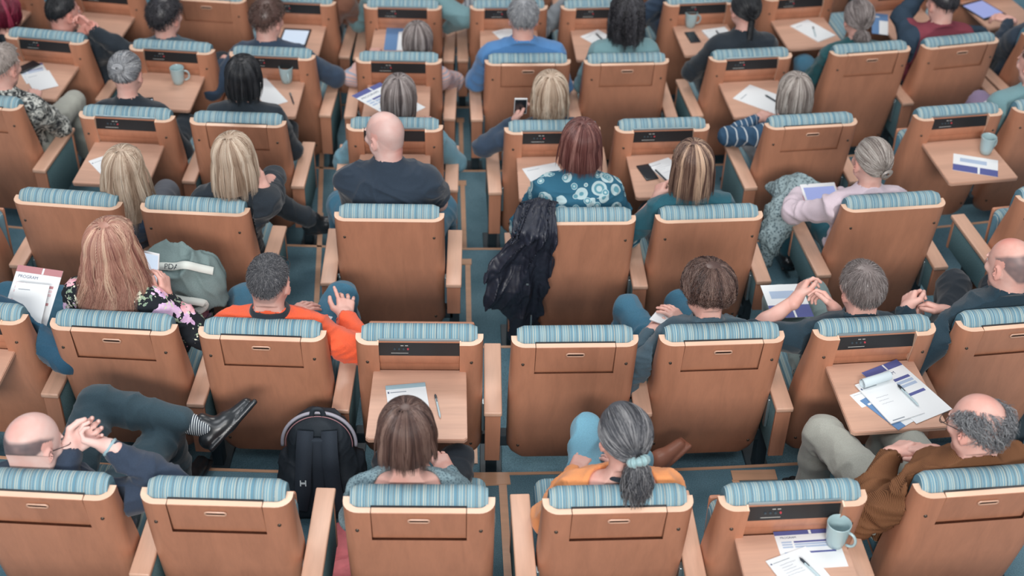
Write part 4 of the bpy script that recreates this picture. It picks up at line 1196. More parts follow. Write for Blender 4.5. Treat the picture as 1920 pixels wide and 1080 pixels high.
def _floral(t, b, co):
    cur = None; base = S_(34, 38, 44)
    for sc, off, thr, c1, c2 in ((9, 0, .20, S_(196, 160, 205), S_(232, 200, 232)), (8, 3.3, .17, S_(222, 140, 160), S_(246, 196, 204)), (19, 7.1, .17, S_(206, 208, 188), S_(226, 226, 206)), (15, 11.2, .16, S_(120, 146, 130), S_(160, 176, 150))):
        mp = N(t, 'Mapping'); mp.inputs['Location'].default_value = (off, off*.7, -off); t.links.new(co, mp.inputs['Vector'])
        wp = N(t, 'TexNoise', Scale=sc*3.2, Detail=2.0); t.links.new(mp.outputs[0], wp.inputs['Vector'])
        ad = N(t, 'Mix', data_type='RGBA', blend_type='LINEAR_LIGHT'); ad.inputs[0].default_value = .05
        t.links.new(mp.outputs[0], ad.inputs[6]); t.links.new(wp.outputs['Color'], ad.inputs[7])
        vo = N(t, 'TexVoronoi', Scale=float(sc)); t.links.new(ad.outputs[2], vo.inputs['Vector'])
        cs = N(t, 'SeparateColor'); t.links.new(vo.outputs['Color'], cs.inputs[0])
        pick = N(t, 'Math', operation='LESS_THAN'); pick.inputs[1].default_value = .55; t.links.new(cs.outputs[0], pick.inputs[0])
        ds = N(t, 'Math', operation='LESS_THAN'); ds.inputs[1].default_value = thr*2.0; t.links.new(vo.outputs['Distance'], ds.inputs[0])
        mk = N(t, 'Math', operation='MULTIPLY'); t.links.new(pick.outputs[0], mk.inputs[0]); t.links.new(ds.outputs[0], mk.inputs[1])
        rc = ramp(t, [(.3, c1), (.6, c2)]); t.links.new(wp.outputs[0], rc.inputs[0])
        mx = N(t, 'Mix', data_type='RGBA'); t.links.new(mk.outputs[0], mx.inputs[0]); t.links.new(rc.outputs[0], mx.inputs[7])
        if cur is None: mx.inputs[6].default_value = base
        else: t.links.new(cur, mx.inputs[6])
        cur = mx.outputs[2]
    t.links.new(cur, b.inputs['Base Color'])
def _circles(t, b, co):
    cur = None
    for sc, off, thr in ((11, 0, .42), (19, 5.5, .34)):
        mp = N(t, 'Mapping'); mp.inputs['Location'].default_value = (off, off*.7, -off); t.links.new(co, mp.inputs['Vector'])
        vo = N(t, 'TexVoronoi', Scale=float(sc)); vo.inputs['Randomness'].default_value = .7; t.links.new(mp.outputs[0], vo.inputs['Vector'])
        r = ramp(t, [(0, S_(178, 198, 202)), (.16, S_(150, 182, 190)), (.17, S_(96, 146, 160)), (.28, S_(110, 160, 172)), (.29, S_(176, 198, 202)), (thr, S_(168, 194, 198)), (thr+.01, S_(48, 98, 122)), (1, S_(44, 92, 118))], 'CONSTANT')
        t.links.new(vo.outputs['Distance'], r.inputs[0])
        if cur is None: cur = r.outputs[0]
        else:
            g = N(t, 'Math', operation='LESS_THAN'); g.inputs[1].default_value = thr; t.links.new(vo.outputs['Distance'], g.inputs[0])
            cs = N(t, 'SeparateColor'); t.links.new(vo.outputs['Color'], cs.inputs[0]); p = N(t, 'Math', operation='LESS_THAN'); p.inputs[1].default_value = .55; t.links.new(cs.outputs[0], p.inputs[0])
            mk = N(t, 'Math', operation='MULTIPLY'); t.links.new(g.outputs[0], mk.inputs[0]); t.links.new(p.outputs[0], mk.inputs[1])
            mx = N(t, 'Mix', data_type='RGBA'); t.links.new(mk.outputs[0], mx.inputs[0]); t.links.new(cur, mx.inputs[6]); t.links.new(r.outputs[0], mx.inputs[7]); cur = mx.outputs[2]
    t.links.new(cur, b.inputs['Base Color'])
def _snake(t, b, co):
    wp = N(t, 'TexNoise', Scale=30.0, Detail=4.0, Distortion=1.5); t.links.new(co, wp.inputs['Vector'])
    r = ramp(t, [(.40, S_(44, 46, 50)), (.5, S_(120, 124, 122)), (.6, S_(196, 198, 192))]); t.links.new(wp.outputs[0], r.inputs[0]); t.links.new(r.outputs[0], b.inputs['Base Color'])
def _hstripe(c0, c1, per, wd, axis=2):
    def f(t, b, co):
        sx = N(t, 'SeparateXYZ'); t.links.new(co, sx.inputs[0])
        a = N(t, 'Math', operation='ADD'); a.inputs[1].default_value = 5.0; t.links.new(sx.outputs[axis], a.inputs[0])
        d = N(t, 'Math', operation='DIVIDE'); d.inputs[1].default_value = per; t.links.new(a.outputs[0], d.inputs[0])
        fr = N(t, 'Math', operation='FRACT'); t.links.new(d.outputs[0], fr.inputs[0])
        g = N(t, 'Math', operation='LESS_THAN'); g.inputs[1].default_value = wd; t.links.new(fr.outputs[0], g.inputs[0])
        mx = N(t, 'Mix', data_type='RGBA'); t.links.new(g.outputs[0], mx.inputs[0]); mx.inputs[6].default_value = S_(*c0); mx.inputs[7].default_value = S_(*c1)
        t.links.new(mx.outputs[2], b.inputs['Base Color'])
    return f
def _knit(c0, c1, sc=90, bs=.8):
    def f(t, b, co):
        vo = N(t, 'TexVoronoi', Scale=float(sc)); t.links.new(co, vo.inputs['Vector'])
        r = ramp(t, [(.1, S_(*c1)), (.55, S_(*c0))]); t.links.new(vo.outputs['Distance'], r.inputs[0]); t.links.new(r.outputs[0], b.inputs['Base Color'])
        bp = N(t, 'Bump', Strength=bs, Distance=.004); bp.invert = True; t.links.new(vo.outputs['Distance'], bp.inputs['Height']); t.links.new(bp.outputs[0], b.inputs['Normal'])
    return f
def _cord(c0, c1):
    def f(t, b, co):
        w_ = N(t, 'TexWave', Scale=75.0); w_.bands_direction = 'X'; t.links.new(co, w_.inputs['Vector']); w_.inputs['Distortion'].default_value = 1.0
        r = ramp(t, [(.2, S_(*c0)), (.7, S_(*c1))]); t.links.new(w_.outputs[0], r.inputs[0]); t.links.new(r.outputs[0], b.inputs['Base Color'])
        bp = N(t, 'Bump', Strength=.5, Distance=.002); t.links.new(w_.outputs[0], bp.inputs['Height']); t.links.new(bp.outputs[0], b.inputs['Normal'])
    return f
def _burg(t, b, co):
    sx = N(t, 'SeparateXYZ'); t.links.new(co, sx.inputs[0])
    a = N(t, 'Math', operation='ABSOLUTE'); s2 = N(t, 'Math', operation='SUBTRACT'); s2.inputs[1].default_value = BURG_X; t.links.new(sx.outputs[0], s2.inputs[0]); t.links.new(s2.outputs[0], a.inputs[0])
    g = N(t, 'Math', operation='GREATER_THAN'); g.inputs[1].default_value = .19; t.links.new(a.outputs[0], g.inputs[0])
    gy = N(t, 'Math', operation='GREATER_THAN'); gy.inputs[1].default_value = .34; t.links.new(sx.outputs[1], gy.inputs[0]); gm = N(t, 'Math', operation='MAXIMUM'); t.links.new(g.outputs[0], gm.inputs[0]); t.links.new(gy.outputs[0], gm.inputs[1])
    mx = N(t, 'Mix', data_type='RGBA'); t.links.new(gm.outputs[0], mx.inputs[0]); mx.inputs[6].default_value = S_(128, 62, 74); mx.inputs[7].default_value = S_(48, 64, 80)
    t.links.new(mx.outputs[2], b.inputs['Base Color'])
BURG_X = -.05
FLORAL = pat('floral_dress', None, _floral); CIRC = pat('circle_print', None, _circles); SNAKE = pat('snakeskin_print', None, _snake)
NAVYSTR = pat('navy_striped_knit', None, _hstripe((58, 88, 116), (206, 214, 218), .036, .13, 0)); SOCK = pat('striped_sock', None, _hstripe((50, 58, 72), (206, 214, 216), .0085, .45, 0))
GREYSTR = pat('grey_striped_shirt', None, _hstripe((176, 180, 184), (120, 124, 134), .03, .4, 0))
KNIT = pat('grey_knit', None, _knit((128, 152, 160), (70, 92, 104), 130, .5)); CORD = pat('brown_corduroy', None, _cord((96, 62, 42), (130, 90, 62)))
CARDI = pat('chunky_grey_knit', None, _knit((140, 158, 162), (66, 84, 92), 70, 1.0))
BURG = pat('burgundy_navy_top', None, _burg); PLAID = pat('pink_checked_shirt', None, _hstripe((206, 168, 160), (150, 160, 176), .02, .35, 2))
C_SUIT = cloth('navy_suit_cloth', (50, 62, 80), .1); C_TRS = cloth('dark_trouser_cloth', (56, 76, 86), .1); C_ORG = cloth('orange_knit', (240, 100, 64), .06, bump=.5, freq=160)
C_PEACH = cloth('pale_orange_jersey', (230, 152, 98), .05); C_BLACK = cloth('black_cloth', (38, 46, 54), .15); C_POLO = cloth('dark_polo', (38, 58, 70), .12)
C_JKT = cloth('slate_jacket', (72, 92, 104), .12); C_JEAN = cloth('blue_denim', (62, 108, 132), .2, bump=.5, freq=400); C_JEANL = cloth('light_denim', (112, 164, 186), .15, bump=.5, freq=400)
C_GREEN = cloth('grey_green_trousers', (128, 148, 148), .08); C_BEIGE = cloth('beige_grey_trousers', (158, 160, 152), .08); C_LILAC = cloth('pale_lilac_cotton', (206, 190, 200), .05)
C_TEE = cloth('dark_slate_tee', (46, 58, 72), .08); C_TEAL = cloth('teal_cotton', (38, 88, 102), .12); C_BLUE = cloth('bright_blue_knit', (82, 130, 182), .07); C_DENIMS = cloth('denim_shirt', (104, 144, 160), .12)
C_NAVY = cloth('navy_knit', (54, 70, 90), .1); C_DGREEN = cloth('dark_green_cloth', (36, 82, 88), .12); C_GREYS = cloth('grey_sweater', (140, 146, 152), .08); C_BROWNT = cloth('brown_top', (120, 82, 66), .1)
C_TEALG = cloth('grey_teal_cotton', (110, 144, 150), .08); C_LTR = cloth('lilac_trousers', (138, 122, 150), .06); C_BJ = cloth('blue_jacket', (44, 82, 106), .1); C_GT = cloth('dark_grey_trousers', (92, 96, 104), .08)
L_BROWN = plain('brown_leather', srgb(132, 88, 72), .4, .4, bump=.2, bfreq=60); L_BLACK = plain('black_leather', srgb(36, 40, 44), .28, .6)
def st(n, dv=None, **k): return (n, k)
HANDS.update({
 ('A1', 'hL'): dict(d=(.55, .55, .2), n=(.3, -.5, .6), curl=.55, tc=.6), ('A1', 'hR'): dict(d=(-1, .25, .05), n=(.2, .6, .6), curl=[.35, .6, .8, .9], tc=.3),
 ('A6', 'hL'): dict(d=(.85, .45, .1), n=(.2, -.5, -.8), curl=[.5, .6, .6, .6], tc=.4), ('A6', 'hR'): dict(d=(-.9, .35, .0), n=(.1, -.4, -.9), curl=[.5, .6, .7, .8], tc=.4),
 ('B0', 'hR'): dict(d=(-.1, .8, .3), n=(-.9, 0, -.3), curl=[.5, .6, .7, .7]), ('B0', 'hL'): dict(d=(.3, .8, .3), n=(.5, 0, -.8), curl=.5),
 ('B1', 'hR'): dict(d=(-.15, .5, .85), n=(-.9, .3, 0), curl=[.5, .6, .7, .8], tc=.2), ('B2', 'hR'): dict(d=(-.1, 1, .25), n=(-.3, 0, -1), curl=[.05, .35, .3, .25], spread=.28, tc=.0),
 ('B5', 'hL'): dict(d=(.6, .75, .1), n=(.5, .1, -.8), curl=[.5, .6, .7, .8], tc=.2), ('B6', 'hL'): dict(d=(.5, .75, .35), n=(.6, -.5, -.6), curl=[.55, .7, .8, .9], tc=.6),
 ('B6', 'hR'): dict(d=(-.45, .8, .4), n=(-.6, -.5, -.5), curl=[.6, .75, .85, .9], tc=.6), ('B7', 'hL'): dict(d=(.45, .85, .2), n=(.7, -.3, -.6), curl=[.75, .8, .85, .9], tc=.5),
 ('B7', 'hR'): dict(d=(-.75, .6, .1), n=(-.2, -.5, -.8), curl=[.7, .75, .8, .8], tc=.4), ('C2', 'hR'): dict(d=(-.35, .1, .95), n=(-.8, .3, 0), curl=.3), ('C5', 'hL'): dict(d=(.35, .8, .45), n=(.6, -.2, -.7), curl=[.55, .7, .8, .9], tc=.7),
 ('D0', 'hR'): dict(d=(-.3, .9, .2), n=(-.3, 0, -1), curl=.6), ('D4', 'hL'): dict(d=(.2, .6, .7), n=(.9, .2, 0), curl=.6), ('E1', 'hR'): dict(d=(-.7, .2, .6), n=(-.3, -.8, 0), curl=.8), ('E1', 'hL'): dict(d=(.5, .5, .4), n=(0, -.8, -.4), curl=.8),
 ('E3', 'hL'): dict(d=(-.1, -.2, -.3), n=(0, .5, -1), curl=.5), ('E9', 'hR'): dict(d=(-.85, .5, .1), n=(0, 0, -1), curl=.2), ('E10', 'hL'): dict(d=(-.5, .6, .0), n=(.2, 0, -1), curl=.5),
 ('E9', 'hL'): dict(d=(.4, 0, .9), n=(.9, .3, 0), curl=.5), ('D1', 'hR'): dict(d=(-.2, .9, .3), n=(-.6, 0, -.8), curl=.6), ('E4', 'hL'): dict(d=(.0, 1, .0), n=(0, 0, -1), curl=.4),
})
def build_people():
    P = person
    bald = dict(nst=420, puff=.001, rad=.0007)
    P('A1', 'person in a navy suit with a bald sunburnt crown, leg crossed high over the knee', (62, 838), 1.12, -32, 22, -4, hair=None, top=C_SUIT, neck='collar', bottoms=C_TRS, sc=1.04, bulk=1.08, turn=-8,
      hL=(128, 842, .96), hR=(205, 838, .98), kL=(200, 714, .70), kR=(312, 812, .52), fL=(350, 792, .58), fR=(345, 905, .08), toeL=(.62, .62, .5), toeR=(.3, 1, 0), sock=SOCK, poleR=(.9, -.2, -.5),
      paint=dict(stubble=(S_(74, 70, 76), .92, (14, 22, 6)), flush=((.05, -.8, .6), .85, .55)), wr=.007, skin=SKIN_P)
    P('A3', 'person with a straight brown bob and a grey knitted scoop neck top', (762, 816), 1.14, 0, 8, 0, True, hair=st('drop', length=.105, puff=.015, nst=1700, flare=.12, inward=.006, gap=50, rad=.0013, tilt=(-35, 12)), hmat=H_BROWN, top=KNIT, neck='scoop', sleeve='long', bottoms=C_BLACK, bulk=1.05, low=.035)
    P('A4', 'person with a dark ponytail and an off-shoulder orange top', (1168, 820), 1.14, 14, 4, -3, True, hair=st('tail', length=.20, puff=.015, nst=1500, tie=(.05, -.88, -.30), rad=.0012, curl=.006), hmat=H_GREYD, top=C_PEACH, neck='scoop', sleeve='long', bottoms=C_JEANL, bulk=1.05,
      kL=(1100, 800, .60), fL=(1212, 868, .30), kR=(1150, 770, .50), toeL=(.75, .5, .35), shoe=L_BROWN, wr=.006, low=.015)
    P('A6', 'person in a brown corduroy sweater with a bald crown and fluffy grey sides', (1832, 802), 1.15, 30, 14, 6, hair=st('fringe', nst=1100, puff=.030, rad=.0011, curl=.006, front=30, back=-42), hmat=H_GREY2, top=CORD, neck='crew', bottoms=C_BEIGE, sc=1.05, bulk=1.15, turn=14,
      hL=(1668, 852, .78), hR=(1752, 848, .80), kL=(1535, 800, .52), kR=(1640, 745, .52), wr=.008, paint=dict(flush=((0, -.2, .9), .8, .25)), hip=(-.04, .30, .54))
    P('B0', 'person cut by the left edge in a blue jacket holding program sheets', (-70, 515), 1.12, -10, 20, 0, hair=st('short', nst=300), hmat=H_BROWN, top=C_BJ, bottoms=C_JEAN, hR=(66, 628, .70), hL=(18, 610, .68), poleR=(1, -.4, -.4), wr=.006)
    P('B1', 'person with long strawberry blonde hair in a black floral dress holding a phone', (208, 468), 1.15, -14, 6, 0, True, hair=st('drop', length=.28, puff=.018, nst=2000, flare=.22, inward=-.004, wave=.018, gap=48, rad=.0015, tilt=(-35, 18), ragged=.25, clump=.8, nclump=22), hmat=H_STRAW, top=FLORAL, neck='crew', bottoms=FLORAL, skirt=True,
      hR=(312, 556, .90), kR=(385, 545, .50), kL=(300, 520, .50), wr=.006, turn=-6, poleR=(.6, -.6, -.7))
    P('B2', 'person in an orange sweater with cropped grey hair and glasses pushed up on the head', (505, 532), 1.17, -6, 4, 2, hair=st('short', nst=4200, puff=.005, rad=.0007, tilt=(18, 34), ln=(.07, .13)), hmat=H_GREYD, top=C_ORG, neck='crew', bottoms=C_JEAN, sc=1.03, bulk=1.08,
      hR=(648, 594, .70), hL=(540, 600, .66), kL=(458, 560, .53), kR=(642, 555, .58), poleR=(.9, -.5, -.5), wr=.006, paint=dict(stubble=(S_(84, 84, 88), .5, (60, 60, 60))))
    P('B5', 'person in a slate grey jacket with thick short brown hair looking down at a phone', (1326, 550), 1.13, 20, 14, 4, True, hair=st('drop', length=.055, puff=.026, nst=2000, flare=.0, inward=.024, gap=44, rad=.0011, curl=.005, tilt=(-40, 20), wave=.010, ragged=.7, clump=.8, nclump=26), hmat=H_BROWN, top=C_JKT, neck='collar', bottoms=C_JEAN,
      hL=(1220, 622, .72), hR=(1285, 612, .72), kL=(1172, 572, .55), kR=(1262, 545, .55), wr=.007)
    P('B6', 'person in a dark short sleeved polo with straight greying hair and bare forearms', (1615, 545), 1.15, 8, 6, -4, hair=st('short', nst=3200, puff=.013, rad=.0009, tilt=(-30, 18), ln=(.25, .42)), hmat=H_TAUPE, top=C_POLO, neck='collar', sleeve='half', bottoms=C_GREEN, bulk=1.05,
      hL=(1494, 560, .86), hR=(1566, 582, .84), kL=(1425, 505, .55), kR=(1478, 480, .60), poleL=(-.9, -.5, -.6), poleR=(.5, -.5, -.9))
    P('B7', 'person in a black jacket with a pink bald head and clasped hands', (1893, 500), 1.15, 24, 12, 4, hair=None, top=C_POLO, neck='collar', bottoms=C_BLACK, bulk=1.1, sc=1.04, hL=(1700, 580, .80), hR=(1775, 585, .78), kL=(1790, 500, .58), kR=(1870, 480, .55),
      paint=dict(stubble=(S_(88, 84, 88), .85, (14, 30, 36)), flush=((-.1, .3, .9), .9, .6)), wr=.007, turn=10)
    P('C1', 'person with long sandy blonde hair and dark top leaning beside the leftmost plain backed seat', (232, 322), 1.13, -6, 8, 4, True, hair=st('drop', length=.27, puff=.012, nst=1400, flare=.16, inward=.0, wave=.010, gap=46, rad=.0014, tilt=(-35, 18)), hmat=H_BLOND, top=C_NAVY, neck='scoop', bottoms=C_GT, hip=(.12, .30, .53), kR=(330, 330, .52))
    P('C2', 'person with shoulder length blonde hair in black resting the head on one hand, legs crossed', (440, 300), 1.14, -4, 6, -6, True, hair=st('drop', length=.19, puff=.016, nst=1500, flare=.12, inward=.014, gap=46, rad=.0014, tilt=(-30, 14)), hmat=H_BLOND, top=C_BLACK, neck='crew', sleeve='half', bottoms=C_BLACK,
      hR=(497, 354, .96), poleR=(.35, .3, -1.5), hip=(.06, .30, .53), kR=(470, 350, .60), kL=(500, 330, .58), fL=(560, 400, .36), fR=(500, 380, .08), toeL=(1, .15, .1), shoe=L_BLACK, wr=.006)
    P('C3', 'bald person in a dark tee shirt leaning forward, head turned left', (722, 256), 1.16, 48, 8, 0, hair=None, top=C_TEE, neck='crew', sleeve='short', bottoms=C_JEAN, sc=1.05, bulk=1.1, hL=('l', -.05, .75, .68), hR=('l', .1, .78, .68), kL=(640, 385, .52), kR=(832, 392, .52), hip=(0, .33, .54), skin=SKIN_P, wr=.007,
      paint=dict(stubble=(S_(150, 128, 128), .25, (40, 60, 60)), flush=((.2, -.6, -.75), .7, .6)))
    P('C4', 'person with an auburn bob in a teal shirt printed with circles', (1088, 272), 1.14, -4, 4, 4, True, hair=st('drop', length=.13, puff=.014, nst=1400, flare=.12, inward=.0, gap=48, rad=.0013, tilt=(-35, 10)), hmat=H_AUB, top=CIRC, neck='crew', bottoms=C_BLACK, bulk=1.15, hL=('l', -.14, .62, .62), wr=.006)
    P('C5', 'person with streaked brown hair in a teal top writing with a pen', (1300, 312), 1.13, 6, 10, -4, True, hair=st('drop', length=.18, puff=.013, nst=1400, flare=.08, inward=.008, gap=46, rad=.0013, tilt=(-35, 14), streak=(3.05, .12)), hmat=H_STRK, top=C_TEAL, neck='crew', sleeve='half', bottoms=C_BLACK, hL=(1232, 372, .84), poleL=(-.8, -.6, -.7))
    P('C6', 'person in a pale lilac shirt with a pinned up ash blonde bun, tablet in hand', (1632, 306), 1.14, 8, 6, 0, True, hair=st('bun', puff=.012, nst=1500, tie=(.15, -.93, -.25), rad=.0012), hmat=H_ASH, top=C_LILAC, neck='crew', bottoms=C_TEAL, hL=('l', -.28, .62, .66), poleL=(-.9, -.5, -.5), hR=('l', -.05, .60, .64), kL=(1500, 365, .55), wr=.006)
    P('D0', 'person at the left edge in a snakeskin print top writing on a sheet', (6, 128), 1.14, -18, 12, 0, True, hair=st('short', nst=900, puff=.018, rad=.0013), hmat=H_ASH, top=SNAKE, bottoms=C_BEIGE, hR=(66, 188, .70), poleR=(.9, -.5, -.5), kR=(140, 190, .55), fg=False, hip=(.05, .3, .53), bulk=1.1)
    P('D1', 'grey haired person in black with a silver hair clip', (238, 142), 1.15, 0, 10, 0, True, hair=st('bun', puff=.016, nst=900, tie=(-.05, -.80, .35), rad=.0014, back=-30), hmat=H_GREY, top=C_BLACK, neck='crew', bottoms=C_BLACK, hR=(296, 218, .72), fg=False)
    P('D2', 'person with a glossy black bob and black top', (457, 148), 1.15, -8, 8, 0, True, hair=st('drop', length=.14, puff=.012, nst=900, flare=.03, inward=.015, gap=50, rad=.0018), hmat=H_BLACK, top=C_BLACK, bottoms=C_BLACK, fg=False)
    P('D3', 'person with a long taupe bob in a washed denim shirt', (748, 184), 1.14, 0, 12, 0, True, hair=st('drop', length=.16, puff=.012, nst=900, flare=.03, inward=.02, gap=50, rad=.0018), hmat=H_TAUPE, top=C_DENIMS, bottoms=C_JEAN, fg=False, hL=('l', -.20, .52, .64), hR=('l', .20, .52, .64), poleL=(-.9, -.5, -.9), poleR=(.9, -.5, -.9))
    P('D4', 'person with wavy blonde hair in navy holding up a small phone', (1032, 178), 1.14, 2, 6, -3, True, hair=st('drop', length=.15, puff=.015, nst=900, flare=.08, inward=.01, wave=.008, gap=48, rad=.0018), hmat=H_BLOND, top=C_NAVY, bottoms=C_BLACK, fg=False, hL=(966, 228, .84), poleL=(-.7, -.6, -1))
    P('D6', 'person with ash blonde hair in a navy sweater with white stripes', (1490, 180), 1.14, 2, 12, 0, True, hair=st('drop', length=.15, puff=.012, nst=900, flare=.03, inward=.012, gap=48, rad=.0018), hmat=H_ASH, top=NAVYSTR, bottoms=C_GREYS, fg=False, hL=('l', -.12, .58, .66), poleL=(-1, -.4, -.2))
    P('D8', 'person at the right edge in a grey green shirt and lilac trousers', (1940, 122), 1.14, 20, 10, 0, hair=st('short', nst=300), hmat=H_BROWN, top=C_TEALG, bottoms=C_LTR, fg=False, kL=(1830, 180, .55), hL=(1868, 200, .66))
    P('E1', 'person in black with dark cropped hair resting the chin on folded hands', (120, 26), 1.15, -38, 6, 0, hair=st('short', nst=1200, puff=.009, rad=.0012), hmat=H_BLACK, top=C_BLACK, bottoms=C_BLACK, fg=False, hip=(.12, .32, .53), hR=(172, 56, .98), hL=(152, 66, .94), poleR=(.9, .1, -.8), poleL=(-.2, .3, -1), skin=SKIN_R)
    P('E2', 'person with thick dark curls in a grey shirt, upper left', (312, 34), 1.15, -24, 4, 0, hair=st('curly', nst=1300, puff=.030, curl=.007, rad=.0016), hmat=H_DARK, top=C_JKT, bottoms=C_BLACK, fg=False)
    P('E3', 'person in a navy sweater with curly brown hair working on a tablet', (503, 40), 1.14, -26, 12, 0, hair=st('curly', nst=1300, puff=.026, curl=.007, rad=.0016), hmat=H_BROWN, top=C_NAVY, bottoms=C_JEAN, fg=False, bulk=1.1, hL=(418, 118, .70), poleR=(1, -.5, -.2), kL=(432, 92, .55), hR=('l', .15, .5, .64))
    P('E4', 'person with a dark taupe bob in a pink checked shirt', (783, 80), 1.14, 0, 14, 0, True, hair=st('drop', length=.10, puff=.010, nst=800, flare=.0, inward=.02, gap=50, rad=.0018), hmat=H_TAUPE, top=PLAID, bottoms=C_BLACK, fg=False, hL=(702, 104, .68), poleL=(-1, -.4, -.3), poleR=(1, -.4, -.3), hR=('l', .1, .5, .66))
    P('E5', 'grey haired person in a bright blue sweater', (981, 36), 1.16, -2, 4, 0, hair=st('short', nst=1300, puff=.010, rad=.0014), hmat=H_GREY, top=C_BLUE, bottoms=C_BLACK, fg=False, sc=1.06, bulk=1.15, poleL=(-1, -.5, -.4))
    P('E6', 'person with long dark curls in a grey teal top', (1175, 30), 1.15, -6, 6, 2, True, hair=st('drop', length=.22, puff=.018, nst=900, flare=.02, inward=.0, gap=46, rad=.0020, curl=.008, wave=.010), hmat=H_DARK, top=C_TEALG, bottoms=C_NAVY, fg=False)
    P('E7', 'person in black with black braided hair', (1396, 20), 1.16, 10, 6, 0, True, hair=st('braid', puff=.010, nst=900, tie=(0, -.8, -.55), length=.16, rad=.0016), hmat=H_BLACK, top=C_BLACK, bottoms=C_BLACK, fg=False, bulk=1.1, poleL=(-1, -.4, -.3))
    P('E8', 'person in dark green with taupe hair gathered low', (1608, 38), 1.14, -4, 10, 0, True, hair=st('tail', puff=.014, nst=900, tie=(0, -.78, -.6), length=.06, rad=.0016), hmat=H_TAUPE, top=C_DGREEN, neck='crew', bottoms=C_JEAN, fg=False)
    P('E9', 'person in a burgundy top with navy sleeves reaching to a tablet', (1765, 8), 1.14, 6, 14, 0, hair=st('short', nst=1200, puff=.018, rad=.0014), hmat=H_DARK, top=BURG, bottoms=C_BLACK, fg=False, bulk=1.1, hR=(1846, 62, .70), hL=(1728, -10, 1.0), poleL=(-1, 0, -.3), poleR=(.8, -.3, -.5), hip=(.0, .34, .53))
    P('E10', 'person in a navy jacket at the upper right edge touching a tablet', (1965, 5), 1.14, 10, 12, 0, hair=st('short', nst=300), hmat=H_DARK, top=C_TEE, bottoms=C_BLACK, fg=False, bulk=1.15, hL=(1893, 38, .74), poleL=(-.6, -.5, -.7))
    P('E0', 'person with dyed dark red hair at the upper left corner', (12, 28), 1.14, -20, 8, 0, True, hair=st('drop', length=.10, puff=.014, nst=700, gap=48, rad=.0018, flare=.0, inward=.02), hmat=H_RED, top=C_BLACK, bottoms=C_BLACK, fg=False, hip=(.15, .3, .53))
    P('F3', 'person beyond the top edge in a brown top, elbow on the armrest', (600, -62), 1.14, 0, 6, 0, hair=st('short', nst=200), hmat=H_DARK, top=C_BROWNT, bottoms=C_BLACK, fg=False, poleR=(1, -.5, -.2), hR=('l', .15, .5, .66))
    P('F4', 'person beyond the top edge in a teal long sleeved top behind the blue folder', (752, -68), 1.14, 0, 10, 0, hair=st('short', nst=200), hmat=H_BROWN, top=C_TEALG, bottoms=C_GREYS, fg=False, bulk=1.15, poleL=(-1, -.5, -.2), poleR=(1, -.5, -.2), hL=('l', -.12, .5, .66), hR=('l', .28, .30, .66))
    P('F5', 'person beyond the top edge in a striped shirt', (950, -66), 1.14, 0, 6, 0, hair=st('short', nst=200), hmat=H_BROWN, top=GREYSTR, bottoms=C_BLACK, fg=False, poleL=(-1, -.5, -.2), hL=('l', -.15, .5, .66))
    P('F6', 'person beyond the top edge in a pale grey sweater', (1130, -70), 1.14, 0, 6, 0, hair=st('short', nst=200), hmat=H_BROWN, top=C_GREYS, bottoms=C_NAVY, fg=False, poleL=(-1, -.5, -.2), hL=('l', -.10, .5, .66), kR=('l', .22, .66, .52))
    P('F7', 'person beyond the top edge in navy behind the mug and phone', (1305, -78), 1.14, 0, 6, 0, hair=st('short', nst=200), hmat=H_BROWN, top=C_NAVY, bottoms=C_NAVY, fg=False, poleL=(-1, -.5, -.2), hL=('l', -.15, .5, .66))
build_people()
if DEBUG:
    for k_, p in PEOPLE.items(): print('PP', k_, np.round(p['c'], 2), 'wl', np.round(p['wl'], 2), 'wr', np.round(p['wr'], 2), 'kL', np.round(p['kL'], 2), 'kR', np.round(p['kR'], 2))
# ------------------------------------------------------------------ things on the trays, laps and floor
PAPER = plain('white_paper', srgb(226, 230, 232), .7, .2); PAPER2 = plain('bluish_paper', srgb(206, 220, 226), .7, .2)
INK = plain('grey_ink', srgb(130, 140, 150), .7); INKD = plain('dark_ink', srgb(84, 96, 124), .7); PURP = plain('violet_print', srgb(84, 92, 150), .6); BLUEP = plain('blue_print', srgb(96, 134, 178), .6)
PINKP = plain('dusky_pink_print', srgb(178, 124, 128), .6); LBLUE = plain('pale_blue_print', srgb(168, 186, 210), .6); BIND = plain('pad_binding', srgb(150, 176, 186), .5)
MUG = plain('pale_blue_glaze', srgb(160, 184, 188), .25, .5, coat=.5); MUGI = plain('mug_inside', srgb(186, 198, 194), .3)
PBLK = plain('gloss_black', srgb(34, 40, 46), .25, .6); SCR = plain('lit_screen', srgb(60, 65, 70), .3, emit=(.72, .84, 1, 1), es=.85); SCRB = plain('lit_violet_screen', srgb(60, 64, 80), .3, emit=(.38, .45, .85, 1), es=.75)
PENB = plain('pen_barrel', srgb(176, 196, 202), .3, coat=.4); PENK = plain('pen_black', srgb(40, 50, 60), .35)
class Fr:
    """frame of a flat thing: origin at its middle, x to the right edge, y to the top edge"""
    def __init__(s, c, ex, ey):
        s.c = np.array(c, float); s.x = norm(ex); ey = np.array(ey, float); s.y = norm(ey-(ey@s.x)*s.x); s.z = np.cross(s.x, s.y)
    def mat(s): return Matrix(((s.x[0], s.y[0], s.z[0], s.c[0]), (s.x[1], s.y[1], s.z[1], s.c[1]), (s.x[2], s.y[2], s.z[2], s.c[2]), (0, 0, 0, 1)))
